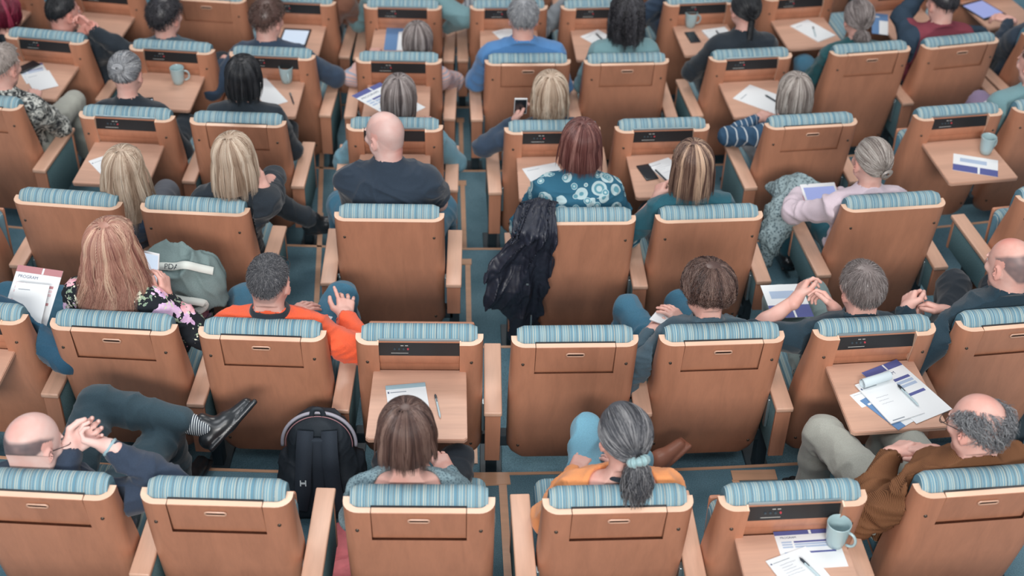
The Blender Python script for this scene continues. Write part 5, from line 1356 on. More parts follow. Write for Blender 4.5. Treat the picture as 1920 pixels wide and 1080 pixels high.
def quad(px, z, zt=None):
    """TL,TR,BR,BL pixels; z height of the bottom edge, zt of the top edge"""
    zt = z if zt is None else zt
    tl, tr, br, bl = un(*px[0], zt), un(*px[1], zt), un(*px[2], z), un(*px[3], z)
    fr = Fr((tl+tr+br+bl)/4, (tr-tl)+(br-bl), (tl-bl)+(tr-br))
    return fr, (np.linalg.norm(tr-tl)+np.linalg.norm(br-bl))/2, (np.linalg.norm(tl-bl)+np.linalg.norm(tr-br))/2
def flat(name, x0, y0, x1, y1, mat, parent, z=.0012, t=.0003, bev=0):
    return box(name, (x0, y0, z), (x1, y1, z+t), mat, parent, bev)
def tz(sid): return SEATS[sid][2][2]+TRAY_Z
def root_at(name, fr, label, cat, group=None):
    r = bpy.data.objects.new(name, None); COL.objects.link(r); r.matrix_world = fr.mat(); tag(r, label, cat, group); return r
def sheet(name, label, px, z, kind='notes', zt=None, th=.002, dz=0.0, size=None, group=None, cat='paper'):
    fr, w, h = quad(px, z+dz, None if zt is None else zt+dz)
    if size: w, h = size
    r = root_at(name, fr, label, cat, group)
    W, H = w/2, h/2
    box('page', (-W, -H, .0004), (W, H, th), PAPER if kind != 'blue' else BLUEP, r)
    z = th
    rr = random.Random(label)
    if kind in ('notes', 'pad'):
        if kind == 'pad': box('binding', (-W, H-.022, z), (W, H+.001, z+.003), BIND, r, .001)
        flat('letterhead', -W*.8, H*.70, -W*.0, H*.73, INK, r, z)
        flat('crest', -W*.93, H*.68, -W*.85, H*.76, INKD, r, z)
        for i in range(5):
            y = H*(.5-.16*i)
            if rr.random() < .8:
                x = -W*.6
                bm = bmesh.new(); pts = []
                n = 26; L = W*rr.uniform(.5, 1.2)
                for q in range(n): pts.append((x+L*q/n, y+.0022*math.sin(q*2.3+rr.random()*2)))
                vs = []
                for (a, b_) in pts: vs.append((bm.verts.new((a, b_-.0005, z+.0004)), bm.verts.new((a, b_+.0005, z+.0004))))
                for q in range(n-1): bm.faces.new((vs[q][0], vs[q+1][0], vs[q+1][1], vs[q][1]))
                link('handwriting', bm_mesh('handwriting', bm, INKD), r)
        flat('footer', -W*.8, -H*.93, -W*.1, -H*.89, INK, r, z)
    elif kind == 'plain':
        flat('letterhead', -W*.8, H*.70, -W*.1, H*.73, INK, r, z)
    elif kind in ('program', 'pink'):
        cc = PURP if kind == 'program' else PINKP; c2 = LBLUE if kind == 'program' else plain('pale_pink_print', srgb(214, 190, 194), .6)
        flat('header', -W, H*.78, W, H, cc, r, z)
        flat('header_stripe', W*.12, H*.79, W*.2, H*.99, PAPER, r, z+.0004)
        text('title', 'PROGRAM', r, (-W*.85, H*.60, z+.0004), H*.14, INKD)
        y = H*.45
        for i in range(4): flat('schedule_row', -W*.45, y-.09*H, W*.8, y, [PURP if kind == 'program' else PINKP, c2, c2, cc][i], r, z); flat('time_column', -W*.85, y-.08*H, -W*.52, y, c2, r, z); y -= .13*H if i < 2 else .30*H
    elif kind == 'blue':
        flat('panel', -W*.1, -H, W, H*.3, PAPER, r, z); flat('caption', -W*.8, H*.6, -W*.1, H*.7, PAPER, r, z)
    elif kind == 'leaflet':
        flat('print_block', -W*.7, H*.15, W*.5, H*.6, LBLUE, r, z); flat('cover_band', -W, -H, W, -H*.25, PURP, r, z); flat('band_mark', W*.1, -H, W*.2, -H*.25, PAPER, r, z+.0004)
    return r
def text(name, s, parent, loc, size, mat, rz=0, ext=.0002):
    cu = bpy.data.curves.new(name, 'FONT'); cu.body = s; cu.size = size; cu.extrude = ext
    o = bpy.data.objects.new(name, cu); COL.objects.link(o)
    dg = bpy.context.evaluated_depsgraph_get(); me = bpy.data.meshes.new_from_object(o.evaluated_get(dg))
    bpy.data.objects.remove(o); me.materials.clear(); me.materials.append(mat)
    m = link(name, me, parent, loc); m.rotation_euler = (0, 0, rz); return m
def pen(label, p0, p1, z, dark=False, z1=None, cat='pen'):
    a = un(*p0, z+.006); b = un(*p1, (z if z1 is None else z1)+.006)
    d = b-a; L = .14; c = (a+b)/2; u = norm(d)
    fr = Fr(c, u, np.cross([0, 0, 1.], u)); r = root_at('pen', fr, label, cat, 'pens')
    m1, m2 = (PENK, PENK) if dark else (PENB, PENK)
    cyl('barrel', (-.045, 0, 0), (.052, 0, 0), .0046, m1, r); cyl('tip', (.052, 0, 0), (.068, 0, 0), .0044, m1, r, r1=.001)
    cyl('grip', (-.066, 0, 0), (-.045, 0, 0), .0050, m2, r); box('clip', (-.062, -.0015, .0045), (-.025, .0015, .0065), m2 if not dark else STEEL, r)
    cyl('button', (-.073, 0, 0), (-.066, 0, 0), .0022, m2, r)
    return r
def phone(label, px, z, zt=None, screen=False, size=(.072, .145), case=PBLK, name='phone', cat='phone', scr=None, bez=.004, th=.008, wide=False):
    fr, w, h = quad(px, z, zt)
    w, h = size
    r = root_at(name, fr, label, cat)
    box('case', (-w/2, -h/2, 0), (w/2, h/2, th), case, r, .003, 3)
    flat('screen', -w/2+bez, -h/2+bez*2.2, w/2-bez, h/2-bez*2.2, scr or (SCR if screen else PBLK), r, th, .0006)
    return r
def mug(label, px, z, ang):
    p = un(*px, z); fr = Fr(p+np.array([0, 0, .0005]), (math.cos(ang), math.sin(ang), 0), (-math.sin(ang), math.cos(ang), 0))
    r = root_at('mug', fr, label, 'mug', 'pale blue mugs on the trays')
    lathe('body', [(.001, .001), (.026, .001), (.030, .004), (.036, .03), (.0405, .07), (.0425, .103), (.0425, .106), (.0405, .1075), (.0385, .105), (.037, .08), (.033, .035), (.028, .012), (.001, .010)], MUG, r)
    t = np.linspace(0, math.pi, 12); P = np.stack([.0385+.030*np.sin(t)**.8, 0*t, .052+.031*np.cos(t)], 1)
    V, F = tube_np(P[None], .0052, 10, taper=False, cap=True); link('handle', mesh_np('handle', V, F, [MUG]), r)
# second row
sheet('notepad', 'open notepad with a few handwritten lines beside a silver pen', [(719, 727), (795, 720), (815, 812), (739, 819)], tz('B3'), 'pad', th=.006)
pen('silver pen with a black cap beside the open notepad', (815, 735), (827, 790), tz('B3'))
sheet('leaflet', 'small white leaflet corner under the blue leaflet', [(1597, 741), (1640, 725), (1652, 752), (1612, 765)], tz('B6'), 'plain', th=.001)
sheet('leaflet', 'blue leaflet sticking out beneath the rolled notepad', [(1608, 752), (1655, 732), (1702, 792), (1689, 806)], tz('B6'), 'blue', th=.001, dz=.0012)
sheet('program_sheet', 'printed program with violet header under the rolled notepad', [(1625, 697), (1691, 671), (1775, 771), (1708, 798)], tz('B6'), 'program', th=.002, dz=.0024)
n_ = sheet('notepad', 'notepad with its first pages rolled over, full of notes', [(1602, 723), (1662, 705), (1736, 774), (1671, 796)], tz('B6'), 'notes', th=.005, dz=.0048)
def roll(parent, w, h):
    t = np.linspace(0, 11.5, 60); R = .022-.0007*t; x0 = -w/2
    P = []
    for xx in (x0, -x0):
        for a, r in zip(t, R): P.append((xx, h/2+.004+r*math.sin(a), .026-r*math.cos(a)))
    n = len(t); V = np.array(P); F_ = np.array([(i, i+1, n+i+1, n+i) for i in range(n-1)])
    link('rolled_pages', mesh_np('rolled_pages', V, [F_], [PAPER2]), parent)
roll(n_, .135, .19)
pen('black and white pen on the handwritten notepad', (1680, 718), (1728, 766), tz('B6')+.011)
# nearest row
sheet('program_sheet', 'violet headed program under the big mug on the nearest tray', [(1452, 998), (1563, 991), (1592, 1062), (1470, 1070)], tz('A5'), 'program')
sheet('notepad', 'small handwritten notepad in front of the big mug', [(1438, 1052), (1513, 1025), (1556, 1085), (1480, 1115)], tz('A5'), 'notes', th=.004, dz=.0025)
pen('pale pen lying on the nearest notepad', (1508, 1054), (1545, 1090), tz('A5')+.007)
mug('largest mug, standing on the program in the nearest row', (1565, 1020), tz('A5')+.003, math.radians(-35))
# fourth row
sheet('paper_sheet', 'folded program half hidden by sandy blonde hair', [(172, 303), (222, 281), (262, 322), (196, 340)], tz('D1'), 'notes')
sheet('program_sheet', 'violet edged program sticking out left of the taupe bob', [(666, 180), (715, 151), (795, 206), (738, 228)], tz('D3'), 'program')
sheet('paper_sheet', 'white sheet left of the auburn bob', [(982, 318), (1040, 304), (1070, 342), (1000, 352)], tz('D4'), 'plain')
phone('black phone face down on the tray before the woman writing', [(1196, 312), (1222, 309), (1232, 335), (1205, 341)], tz('D5'))
sheet('notepad', 'notepad partly covered by the woman writing', [(1222, 306), (1262, 296), (1284, 330), (1242, 347)], tz('D5'), 'notes', th=.004)
phone('teal glasses case behind the streaked brown hair', [(1257, 278), (1290, 275), (1292, 297), (1260, 296)], tz('D5'), case=plain('teal_case', srgb(70, 132, 136), .4), scr=plain('teal_case_lid', srgb(80, 142, 146), .4), size=(.07, .11), name='glasses_case', cat='case', th=.02)
pen('thin pen held over the notepad by the woman in teal', (1222, 312), (1262, 350), tz('D5')+.03, True)
mug('mug on the empty tray at the right, above a leaflet', (1847, 287), tz('D7'), math.radians(30))
sheet('leaflet', 'folded leaflet with violet band beside the right hand mug', [(1785, 289), (1870, 300), (1872, 334), (1789, 318)], tz('D7'), 'leaflet')
# fifth row
sheet('paper_sheet', 'printed sheet with blue header under a phone, upper left', [(28, 125), (90, 112), (100, 150), (40, 165)], tz('E1'), 'program', size=(.15, .21))
sheet('paper_sheet', 'blank white sheet below the phone at upper left', [(43, 138), (88, 128), (109, 167), (72, 176)], tz('E1'), 'plain', dz=.0025, size=(.148, .21))
phone('black phone lying on the printed sheet, upper left', [(30, 130), (62, 116), (71, 123), (42, 138)], tz('E1')+.005, size=(.145, .072))
mug('mug on the tray beside the silver hair clip', (335, 156), tz('E2'), math.radians(10))
mug('mug on the tray beside the black bob', (538, 154), tz('E3'), math.radians(-70))
sheet('paper_sheet', 'pale sheet poking out right of the black bob', [(470, 150), (502, 142), (533, 192), (488, 205)], tz('E3'), 'plain')
pen('dark pen by the mug beside the black bob', (544, 175), (551, 195), tz('E3'), True)
phone('red edged card at the tray corner by the black bob', [(490, 205), (511, 200), (512, 208), (492, 212)], tz('E3'), case=RED, scr=plain('red_card', srgb(222, 84, 84), .5), size=(.085, .054), name='card', cat='card', th=.001)
sheet('paper_sheet', 'large white sheet with a pen on it, fifth row right', [(1370, 182), (1412, 152), (1490, 188), (1450, 226)], tz('E7'), 'plain', size=(.21, .297))
pen('dark pen on the large white sheet', (1440, 181), (1462, 194), tz('E7')+.003, True)
# top row
sheet('folder', 'blue folder with a white sheet on it, top row', [(724, 42), (776, 42), (776, 96), (722, 94)], tz('F4'), 'blue', cat='folder')
pen('dark marker at the left end of the blue folder tray', (705, 32), (706, 64), tz('F4'), True)
sheet('paper_sheet', 'white sheet left of the grey haired head in blue', [(926, 60), (962, 50), (985, 76), (945, 84)], tz('F5'), 'plain')
sheet('paper_sheet', 'white sheet with a dark pen left of the long dark curls', [(1092, 68), (1128, 53), (1160, 84), (1130, 96)], tz('F6'), 'plain')
pen('dark pen on the sheet left of the long dark curls', (1120, 65), (1134, 78), tz('F6')+.003, True)
mug('mug on the top row tray above the black phone', (1294, 50), tz('F7'), math.radians(15))
phone('black phone beside the notebook in the top row', [(1284, 61), (1301, 60), (1313, 80), (1296, 82)], tz('F7'))
sheet('notepad', 'open notebook beside the braided black hair', [(1317, 57), (1360, 54), (1378, 74), (1336, 84)], tz('F7'), 'plain', th=.01)
pen('pen on the notebook beside the braided black hair', (1345, 60), (1355, 73), tz('F7')+.011, True)
sheet('notepad', 'white notepad alone on the top row tray', [(1487, 47), (1521, 37), (1560, 68), (1529, 82)], tz('F8'), 'plain', th=.005)
pen('pen on the lone top row notepad', (1524, 49), (1530, 70), tz('F8')+.006)
sheet('paper_sheet', 'sheet beside the head with taupe hair gathered low', [(1640, 25), (1668, 28), (1662, 66), (1630, 62)], tz('F9'), 'blue')
def tablet(label, px, z, scr, zt=None, size=(.24, .17), bez=.012, case=PBLK): return phone(label, px, z, zt, size=size, scr=scr, bez=bez, case=case, name='tablet', cat='tablet')
tablet('tablet with a bright white screen beside curly brown hair', [(528, 52), (583, 55), (574, 91), (526, 89)], tz('F3'), SCR, size=(.185, .24))
tablet('large tablet with a violet screen at the upper right', [(1800, 11), (1850, -1), (1878, 28), (1842, 40)], tz('F10'), SCRB, size=(.20, .25), bez=.010)
def on(sid, h): return SEATS[sid][2][2]+h
WCASE = plain('white_case', srgb(216, 218, 220), .4); PINKC = plain('pink_cover', srgb(206, 72, 96), .5)
t_ = tablet('white framed tablet on the lap of the woman in lilac', [(1497, 349), (1566, 348), (1577, 376), (1512, 384)], on('C6', .66), SCRB, zt=on('C6', .69), size=(.19, .14), case=WCASE)
box('cover', (-.10, -.078, -.006), (.10, .072, -.0005), PINKC, t_, .002)
phone('phone with a lit message list held by the woman with strawberry blonde hair', [(274, 476), (305, 482), (294, 530), (264, 523)], on('B1', .93), on('B1', 1.04), True, case=WCASE)
phone('pale phone held by the person in the slate jacket', [(1240, 590), (1268, 600), (1262, 616), (1238, 606)], on('B5', .75), case=WCASE, scr=WCASE, size=(.145, .072))
phone('small lit phone below the grey hair with the clip', [(270, 194), (284, 194), (286, 205), (272, 206)], on('D1', .76), on('D1', .80), True, size=(.07, .12))
phone('small phone held up before the wavy blonde hair', [(968, 189), (983, 189), (983, 206), (970, 206)], on('D4', .90), on('D4', .98), case=WCASE)
sheet('paper_sheet', 'white sheet on the lap of the man in orange', [(565, 580), (622, 595), (612, 615), (553, 602)], on('B2', .66), 'plain')
sheet('program_sheet', 'printed program on the lap of the man with bare forearms', [(1427, 536), (1512, 534), (1528, 592), (1434, 598)], on('B6', .66), 'leaflet', size=(.19, .24))
sheet('program_sheet', 'pink printed program held up at the left edge', [(22, 498), (115, 508), (92, 622), (8, 606)], on('B0', .72), 'pink', zt=on('B0', .86), size=(.21, .28))
sheet('paper_sheet', 'smaller handwritten sheet in front of the pink program', [(20, 526), (88, 530), (86, 628), (16, 618)], on('B0', .735), 'plain', zt=on('B0', .86), size=(.148, .21))
sheet('notebook', 'white notebook on the lap beside lilac trousers', [(1840, 198), (1878, 181), (1882, 186), (1846, 204)], on('D8', .62), 'plain', th=.012, size=(.14, .05), cat='notebook')
# soft things --------------------------------------------------------------
def soft(name, label, cat, V, Q, mat, P0, yaw, wr=(.01, 12, 1), group=None, st_=(1, 1, 1)):
    V = wrinkle(V, Q, wr[0], wr[1], wr[2], st_)
    o = link(name, mesh_np(name, V, [Q], [mat]), None, tuple(P0), yaw); tag(o, label, cat, group); return o
# jacket over the corner of seat C4
_, _, P4, y4 = SEATS['C4']
JP = np.array([(-.10, -.10), (-.125, -.02), (-.13, .08), (-.135, .24), (-.15, .41), (-.17, .57), (-.18, .72), (-.155, .88), (-.31, .89), (-.32, .74), (-.335, .60), (-.36, .50), (-.385, .45), (-.43, .46), (-.455, .37), (-.465, .24), (-.44, .16), (-.385, .08), (-.32, -.02), (-.27, -.10), (-.2, -.13)])
v = Vol((-.50, -.17, -.02), (-.05, .94, .22), .0055)
X_, S_c = np.meshgrid(v.ax[0], v.ax[1], indexing='ij'); px_, ps_ = X_.ravel(), S_c.ravel()
dmin = np.full(px_.shape, 9.0); ins = np.zeros(px_.shape, bool)
for i_ in range(len(JP)):
    a0, b0 = JP[i_], JP[(i_+1) % len(JP)]; ab = b0-a0
    t_j = np.clip(((px_-a0[0])*ab[0]+(ps_-a0[1])*ab[1])/(ab@ab), 0, 1)
    dmin = np.minimum(dmin, np.hypot(px_-a0[0]-t_j*ab[0], ps_-a0[1]-t_j*ab[1]))
    cr = ((a0[1] > ps_) != (b0[1] > ps_)) & (px_ < (b0[0]-a0[0])*(ps_-a0[1])/(b0[1]-a0[1]+1e-12)+a0[0]); ins ^= cr
pd = np.where(ins, -dmin, dmin).reshape(X_.shape)+.010*np.sin(S_c*38+X_*20)
an_ = np.arctan2(X_+.13, S_c+.16); rd_ = np.hypot(X_+.13, S_c+.16)
pn = np.stack([an_.ravel()*6.5, rd_.ravel()*3.2, 0*an_.ravel()+4], 1)
fo = (1-np.abs(2*vnoise(pn+3)-1)).reshape(X_.shape)**2.5; fo2 = (1-np.abs(2*vnoise(pn*2.1+11)-1)).reshape(X_.shape)**2.5
n0 = .030+.052*fo*np.clip(rd_/.2, .25, 1)+.020*fo2+.018*np.clip(-.27-X_, 0, .2)/.1+.075*np.clip((-.22-X_)/.06, 0, 1)*np.clip((S_c-.20)/.12, 0, 1)
nn_ = v.ax[2][None, None, :]
v.a = np.maximum(np.abs(nn_-n0[..., None])-.007-.010*np.clip(-pd/.05, 0, 1)[..., None], pd[..., None]).astype(np.float32)
a, q = v.mesh()
def jmap(p):
    x, s, n = p[:, 0], p[:, 1], p[:, 2]; sp = np.maximum(s, 0); sn = np.maximum(-s, 0)
    y = sp*math.sin(RHO)-n*math.cos(RHO)*np.clip(1-sn/.06, 0, 1)+np.minimum(sn, .2)*1.0
    z = HR-sp*math.cos(RHO)-n*math.sin(RHO)*(s > 0)+(np.clip(sn/.05, 0, 1))*(.040+n*.5)
    return np.stack([x, y, z], 1)
a = jmap(a)
C_JACK = plain('black_nylon', srgb(38, 42, 54), .42, .4, bump=.3, bfreq=40, var=.2)
jk = soft('jacket', 'black jacket thrown over the corner of a plain backed seat', 'jacket', a, q, C_JACK, P4, y4, (.006, 14, 3), None, (1.3, 1, .6))
zp = box('zip_pull', (-.235, -.088, .40), (-.228, -.080, .47), STEEL, jk, .001); box('zip_pull', (-.262, -.088, .66), (-.25, -.082, .668), STEEL, jk, .001)
# grey bag beside the floral dress
pb = un(352, 528, on('B1', .70)); v = Vol((-.3, -.25, -.3), (.3, .25, .3), .0065)
v.ell((0, 0, 0), (.165, .10, .14), rot('Y', 8), k=0); v.ell((.06, -.02, .03), (.12, .09, .10), None, k=.05); v.ell((-.08, .0, -.06), (.12, .09, .10), None, k=.05); v.cone((-.12, .02, .10), (.10, .02, .10), .045, .04, k=.04)
a, q = v.mesh(); BAGM = plain('sage_canvas', srgb(112, 130, 130), .8, .2, bump=.4, bfreq=200, var=.08)
bag = soft('bag', 'grey canvas bag with lettered white straps beside the floral dress', 'bag', a, q, BAGM, pb, SEATS['B1'][3], (.040, 7, 5), None, (1, 1, .6))
_bv = np.array([v_.co[:] for v_ in bag.data.vertices]); _dd = norm((0, -.6, .8))
def on_bag(p, lift=.004):
    r_ = _bv-np.array(p); t_ = r_@_dd; q_ = np.linalg.norm(r_-t_[:, None]*_dd, axis=1); m_ = q_ < .016
    return np.array(p)+_dd*((t_[m_].max() if m_.any() else 0)+lift)
def hug(P, lift=.003):
    Q_ = np.array([on_bag(p, lift) for p in P]); K_ = Q_.copy()
    for _ in range(3): K_[1:-1] = (K_[:-2]+K_[1:-1]+K_[2:])/3
    return K_+_dd*.004
STR = plain('off_white_webbing', srgb(206, 212, 206), .8)
def ribbon(name, pts, w, mat, parent, nrm=(0, -.6, .8), th=.0025):
    P = np.array(pts, float); n = len(P); T = np.gradient(P, axis=0); T /= np.linalg.norm(T, axis=1, keepdims=True)
    nr = np.array(nrm, float); B = np.cross(T, nr); B /= np.linalg.norm(B, axis=1, keepdims=True)+1e-9; nn = np.cross(B, T)
    V = np.concatenate([P+B*w/2+nn*th, P-B*w/2+nn*th, P-B*w/2, P+B*w/2]); F_ = []
    for i in range(n-1):
        for a, b in ((0, 1), (1, 2), (2, 3), (3, 0)): F_.append((a*n+i, b*n+i, b*n+i+1, a*n+i+1))
    return link(name, mesh_np(name, V, [np.array(F_)], [mat]), parent)
def bez(p, n=24):
    p = np.array(p, float); t = np.linspace(0, 1, n)[:, None]
    # Catmull-Rom through the points
    q = np.vstack([2*p[0]-p[1], p, 2*p[-1]-p[-2]]); m = len(p)-1; out = []
    for i in range(m):
        a, b, c, d = q[i:i+4]; tt = np.linspace(0, 1, n//m+2, endpoint=(i == m-1))[:, None]
        out.append(.5*((2*b)+(-a+c)*tt+(2*a-5*b+4*c-d)*tt**2+(-a+3*b-3*c+d)*tt**3))
    return np.vstack(out)
ribbon('strap', hug(bez([(-.14, -.06, .12), (-.06, -.075, .145), (.04, -.075, .14), (.14, -.06, .115)])), .036, STR, bag)
ribbon('strap', hug(bez([(-.12, -.10, -.02), (-.04, -.135, .005), (.06, -.14, -.005), (.115, -.12, -.04), (.07, -.13, -.085), (-.02, -.125, -.08)])), .034, STR, bag)
def t3(s, parent, c, ex, ey, size, mat):
    fr = Fr(c, ex, ey); m = text('lettering', s, parent, (0, 0, 0), size, mat); m.matrix_local = fr.mat(); return m
t3('PDAX', bag, on_bag((-.07, -.083, .130), .016), (1, 0, 0), (0, .6, .8), .034, PENK); t3('KB', bag, on_bag((-.045, -.150, -.012), .016), (1, 0, 0), (0, .6, .8), .034, PENK); t3('OV', bag, on_bag((-.045, -.145, -.095), .016), (1, -.0, -.1), (0, .5, .8), .030, PENK)
# chunky grey cardigan on the lap of C6
_, _, P6, y6 = SEATS['C6']; R6 = rot('Z', math.degrees(y6))
L6 = lambda x, y, z: R6.T@(un(x, y, P6[2]+z)-P6)
v = Vol((-.65, -.1, .1), (.1, .95, .95), .0075)
a1, a2, a3, a4 = L6(1530, 360, .62), L6(1480, 360, .62), L6(1468, 405, .58), L6(1448, 445, .50)
v.cone(a1, a2, .06, .075, k=0); v.cone(a2, a3, .085, .08, k=.05); v.cone(a3, a4, .075, .055, k=.05); v.cone(a4, a4+np.array([-.03, -.03, -.12]), .05, .03, k=.04); v.cone(a2, a2+np.array([-.05, .12, -.05]), .06, .04, k=.04)
a, q = v.mesh(); soft('cardigan', 'chunky grey knitted cardigan heaped on the lap of the woman in lilac', 'cardigan', a, q, CARDI, P6, y6, (.018, 10, 8))
# backpack standing on the floor of the nearest row
pk = un(606, 958, 0.0); BP = plain('black_pack_fabric', srgb(42, 50, 58), .7, .3, bump=.4, bfreq=300, var=.12); BP2 = plain('black_mesh_fabric', srgb(52, 60, 70), .85, .2, bump=.6, bfreq=500, var=.15)
bp = bpy.data.objects.new('backpack', None); COL.objects.link(bp); bp.location = pk; bp.rotation_euler = (math.radians(-13), 0, math.radians(2)); tag(bp, 'black backpack standing on the floor between two nearest row seats', 'backpack')
v = Vol((-.25, -.2, -.02), (.25, .25, .62), .006)
v.cone((-.075, 0, .12), (.075, 0, .12), .115, k=0, sq=((0, 1, 0), 1.35)); v.cone((0, 0, .16), (0, .01, .36), .150, .140, k=.04, sq=((0, 1, 0), 1.8)); v.rbox((0, 0, .13), (.15, .085, .125), None, .05, k=.03)
v.cone((-.155, .03, .10), (-.15, .03, .26), .035, .03, k=.03); v.cone((.155, .03, .10), (.15, .03, .26), .035, .03, k=.03)
a, q = v.mesh(); a = wrinkle(a, q, .006, 12, 4); a[:, 2] = np.maximum(a[:, 2], .0); link('body', mesh_np('body', a, [q], [BP]), bp)
t = np.linspace(math.radians(-5), math.radians(185), 40)
V, F_ = tube_np(np.stack([.152*np.cos(t), -.035+0*t, .36+.145*np.sin(t)], 1)[None], .0075, 8, taper=False, cap=True); link('piping', mesh_np('piping', V, F_, [plain('grey_pink_piping', srgb(158, 158, 170), .5)]), bp)
V, F_ = tube_np(np.stack([.138*np.cos(t), -.045+0*t, .36+.132*np.sin(t)], 1)[None], .0025, 6, taper=False, cap=True); link('zipper', mesh_np('zipper', V, F_, [plain('rose_zip', srgb(150, 110, 116), .5)]), bp)
for e in (-1, 1):
    ribbon('shoulder_strap', bez([(e*.048, -.075, .44), (e*.052, -.115, .38), (e*.058, -.125, .28), (e*.066, -.120, .18), (e*.085, -.10, .08)], 40), .066, BP2, bp, (0, -1, .1), .012)
ribbon('grab_handle', bez([(-.025, -.05, .50), (-.015, -.055, .53), (.015, -.055, .53), (.025, -.05, .50)]), .02, BP, bp, (0, -1, 0), .004)
box('lumbar_pad', (-.028, -.112, .12), (.028, -.085, .42), BP2, bp, .01, 3)
WMK = plain('white_mark', srgb(206, 216, 220), .5); mk = bpy.data.objects.new('emblem', None)
bm = bmesh.new()
for lo, hi in (((-.073, -.145, .218), (-.068, -.1435, .246)), ((-.052, -.145, .218), (-.047, -.1435, .246)), ((-.068, -.145, .228), (-.052, -.1435, .236))): box_bm(bm, lo, hi)
link('emblem', bm_mesh('emblem', bm, WMK), bp)
ribbon('side_strap', bez([(.12, -.06, .10), (.14, -.09, .04), (.20, -.10, .012), (.26, -.06, .008)]), .02, BP, bp, (0, -1, .3), .003)
# pink fabric on the floor
p_ = un(655, 1030, 0.03)-np.array([0, 0, .03]); v = Vol((-.3, -.3, -.02), (.3, .3, .2), .008)
v.ell((0, 0, .05), (.10, .13, .05), None, k=0); v.ell((.02, -.18, .06), (.10, .10, .06), None, k=.01)
a, q = v.mesh(); a[:, 2] = np.maximum(a[:, 2], 0); soft('tote_bag', 'pink fabric bag on the floor half hidden behind the nearest seat', 'bag', a, q, plain('coral_pink_cloth', srgb(232, 128, 134), .7, var=.1, bfreq=20), p_, 0, (.012, 9, 2))
# ------------------------------------------------------------------ small worn things, parented to their wearer
def ob(sid): return [o for o in COL.objects if o.get('sid') == sid][0]
def worn(sid): p = PEOPLE[sid]; return p, p['body'], (lambda x, y, z: p['c']+p['M']@(np.array([x, y, z])*p['sc']))
def torus(name, c, n, R, r, mat, parent, sq=(1, 1), wob=0, N_=40, arc_=None, xdir=(1, 0, 0)):
    n = norm(n); x = np.array(xdir, float); x = norm(x-(x@n)*n); y = np.cross(n, x)
    t = np.linspace(0, 2*math.pi, N_) if arc_ is None else np.linspace(*arc_, N_)
    P = c+np.outer(np.cos(t)*R*sq[0], x)+np.outer(np.sin(t)*R*sq[1], y)
    rr = r*(1+wob*np.sin(t*9)+wob*.6*np.sin(t*14+1))
    V, F_ = tube_np(P[None], rr[None] if wob else r, 10, taper=False); return link(name, mesh_np(name, V, F_, [mat]), parent)
p, b, H = worn('A4'); td = norm(np.array((.05, -.88, -.30))); tp = p['c']+p['M']@(HAIR_C+td*(HAIR_E+.014)); od = p['M']@td
torus('scrunchie', tp+od*.012, norm(od+np.array([0, 0, -.9])), .024, .015, plain('pale_teal_satin', srgb(140, 172, 176), .4, sheen=.4), b, wob=.22, N_=90)
torus('choker', p['nb']+norm(p['c']-p['nb'])*.035, norm(p['c']-p['nb']), .053, .009, C_BLACK, b)
def spectacles(sid, dz=0.0, dy=0.0, up=0.0):
    p, b, H = worn(sid); M_ = p['M']; fr = plain('dark_frame', srgb(40, 40, 44), .3)
    q = rot('X', up)
    G = lambda x, y, z: p['c']+M_@((q@np.array([x, y, z])+np.array([0, dy, dz]))*p['sc'])
    for e in (-1, 1):
        t = np.linspace(0, 2*math.pi, 24); P = np.array([G(e*.034+.025*math.cos(a), .108, .006+.018*math.sin(a)) for a in t])
        V, F_ = tube_np(P[None], .0016, 6, taper=False); link('spectacle_rim', mesh_np('rim', V, F_, [fr]), b)
        P = np.array([G(e*.060, .106, .012), G(e*.074, .085, .012), G(e*.078, .03, .012), G(e*.079, -.005, .010), G(e*.078, -.012, .0)])
        V, F_ = tube_np(bez(P)[None], .0016, 6, taper=False, cap=True); link('spectacle_arm', mesh_np('arm', V, F_, [fr]), b)
spectacles('A1'); spectacles('A6'); spectacles('B2', .030, -.028, 26); spectacles('D2')
p, b, H = worn('D1'); fr = Fr(H(-.03, -.045, .128), p['M']@np.array([.8, -.2, .5]), p['M']@np.array([-.3, -.9, 0])); 
o = box('hair_clip', (-.035, -.008, 0), (.035, .008, .010), plain('polished_silver', srgb(215, 222, 225), .15, metal=.9), b, .003); o.matrix_local = fr.mat()
p, b, H = worn('B2'); torus('polo_collar', p['nb']+norm(p['c']-p['nb'])*.042, norm(p['c']-p['nb']+np.array([0, -.02, 0])), .066, .019, C_BLACK, b)
p, b, H = worn('C6'); torus('neckband', p['nb']+norm(p['c']-p['nb'])*.018, norm(p['c']-p['nb']), .064, .006, C_BLACK, b)
torus('hair_pin', H(.02, -.115, .0), p['M']@np.array([.2, -1, 0.2]), .03, .003, H_BLOND, b, arc_=(3.3, 6.0))
p, b, H = worn('A1'); w_ = p['wr']; f_ = norm(p['wr']-p['eR']); torus('shirt_cuff', w_-f_*.002, f_, .030, .007, plain('pale_blue_cuff', srgb(150, 178, 186), .7), b)
pass
p, b, H = worn('A6'); f_ = norm(p['wr']-p['eR']); torus('watch_strap', p['wr']-f_*.004, f_, .029, .005, PENK, b); 
p, b, H = worn('C2'); f_ = norm(p['wr']-p['eR']); torus('bracelet', p['wr']-f_*.01, f_, .027, .003, STEEL, b)
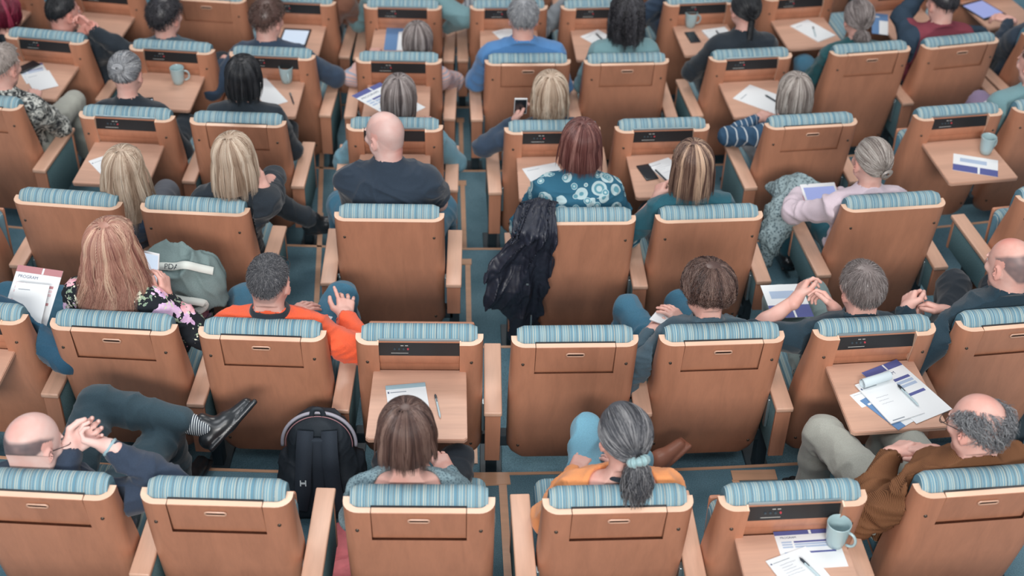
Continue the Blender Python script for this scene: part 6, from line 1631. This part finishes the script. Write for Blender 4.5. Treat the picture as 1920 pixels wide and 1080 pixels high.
p, b, H = worn('C1'); torus('necklace', p['nb']+np.array([0, .0, -.012]), norm(p['c']-p['nb']), .066, .004, PENK, b)
# ------------------------------------------------------------------ camera, light, world
cam = bpy.data.cameras.new('camera'); co = bpy.data.objects.new('camera', cam); COL.objects.link(co)
cam.sensor_width = 36; cam.lens = F_PX/1920*36; cam.clip_end = 100
fw = Vector((0, math.cos(TH), -math.sin(TH))); up0 = Vector((0, math.sin(TH), math.cos(TH))); rt0 = Vector((1, 0, 0))
rt = rt0*CR+up0*SR; up = -rt0*SR+up0*CR
Mx = Matrix((rt, up, -fw)).transposed().to_4x4(); Mx.translation = (0, 0, CAMZ); co.matrix_world = Mx
cam.dof.use_dof = True; cam.dof.focus_distance = 5.9; cam.dof.aperture_fstop = 1.9
bpy.context.scene.camera = co
def area(loc, target, size, power, col, sy=None):
    l = bpy.data.lights.new('unseen_light', 'AREA'); l.energy = power; l.color = col; l.size = size
    if sy: l.shape = 'RECTANGLE'; l.size_y = sy
    o = bpy.data.objects.new('unseen_light', l); COL.objects.link(o); o.location = loc
    d = Vector(target)-Vector(loc); o.rotation_euler = d.to_track_quat('-Z', 'Y').to_euler()
    return o
area((-1.5, 12, 9.5), (-.5, 6, 0), 5.0, 330, (1, .95, .9), 2.0)
area((3.5, 6, 9.5), (0, 6, 0), 3.0, 200, (1, .94, .88), 3.0)
area((-4.0, 4.0, 9.0), (0, 6, 0), 3.0, 170, (.95, .97, 1), 3.0)
area((0, -2.0, 9.0), (0, 6.5, 0), 5.0, 300, (.95, .97, 1), 2.0)  # added fill behind the camera to brighten the seat backs
area((0, -7.0, 7.6), (0, 6.5, 0), 5.0, 1380, (1, .97, .93), 2.0)  # added low lamp behind the camera, makes the backs fade downwards
w = bpy.data.worlds.new('world'); bpy.context.scene.world = w; w.use_nodes = True
bg = w.node_tree.nodes['Background']; bg.inputs[0].default_value = (.80, .86, .95, 1); bg.inputs[1].default_value = .30
vs = bpy.context.scene.view_settings
vs.view_transform = 'Standard'; vs.look = 'None'; vs.gamma = 1; vs.use_curve_mapping = False; vs.exposure = 0.0
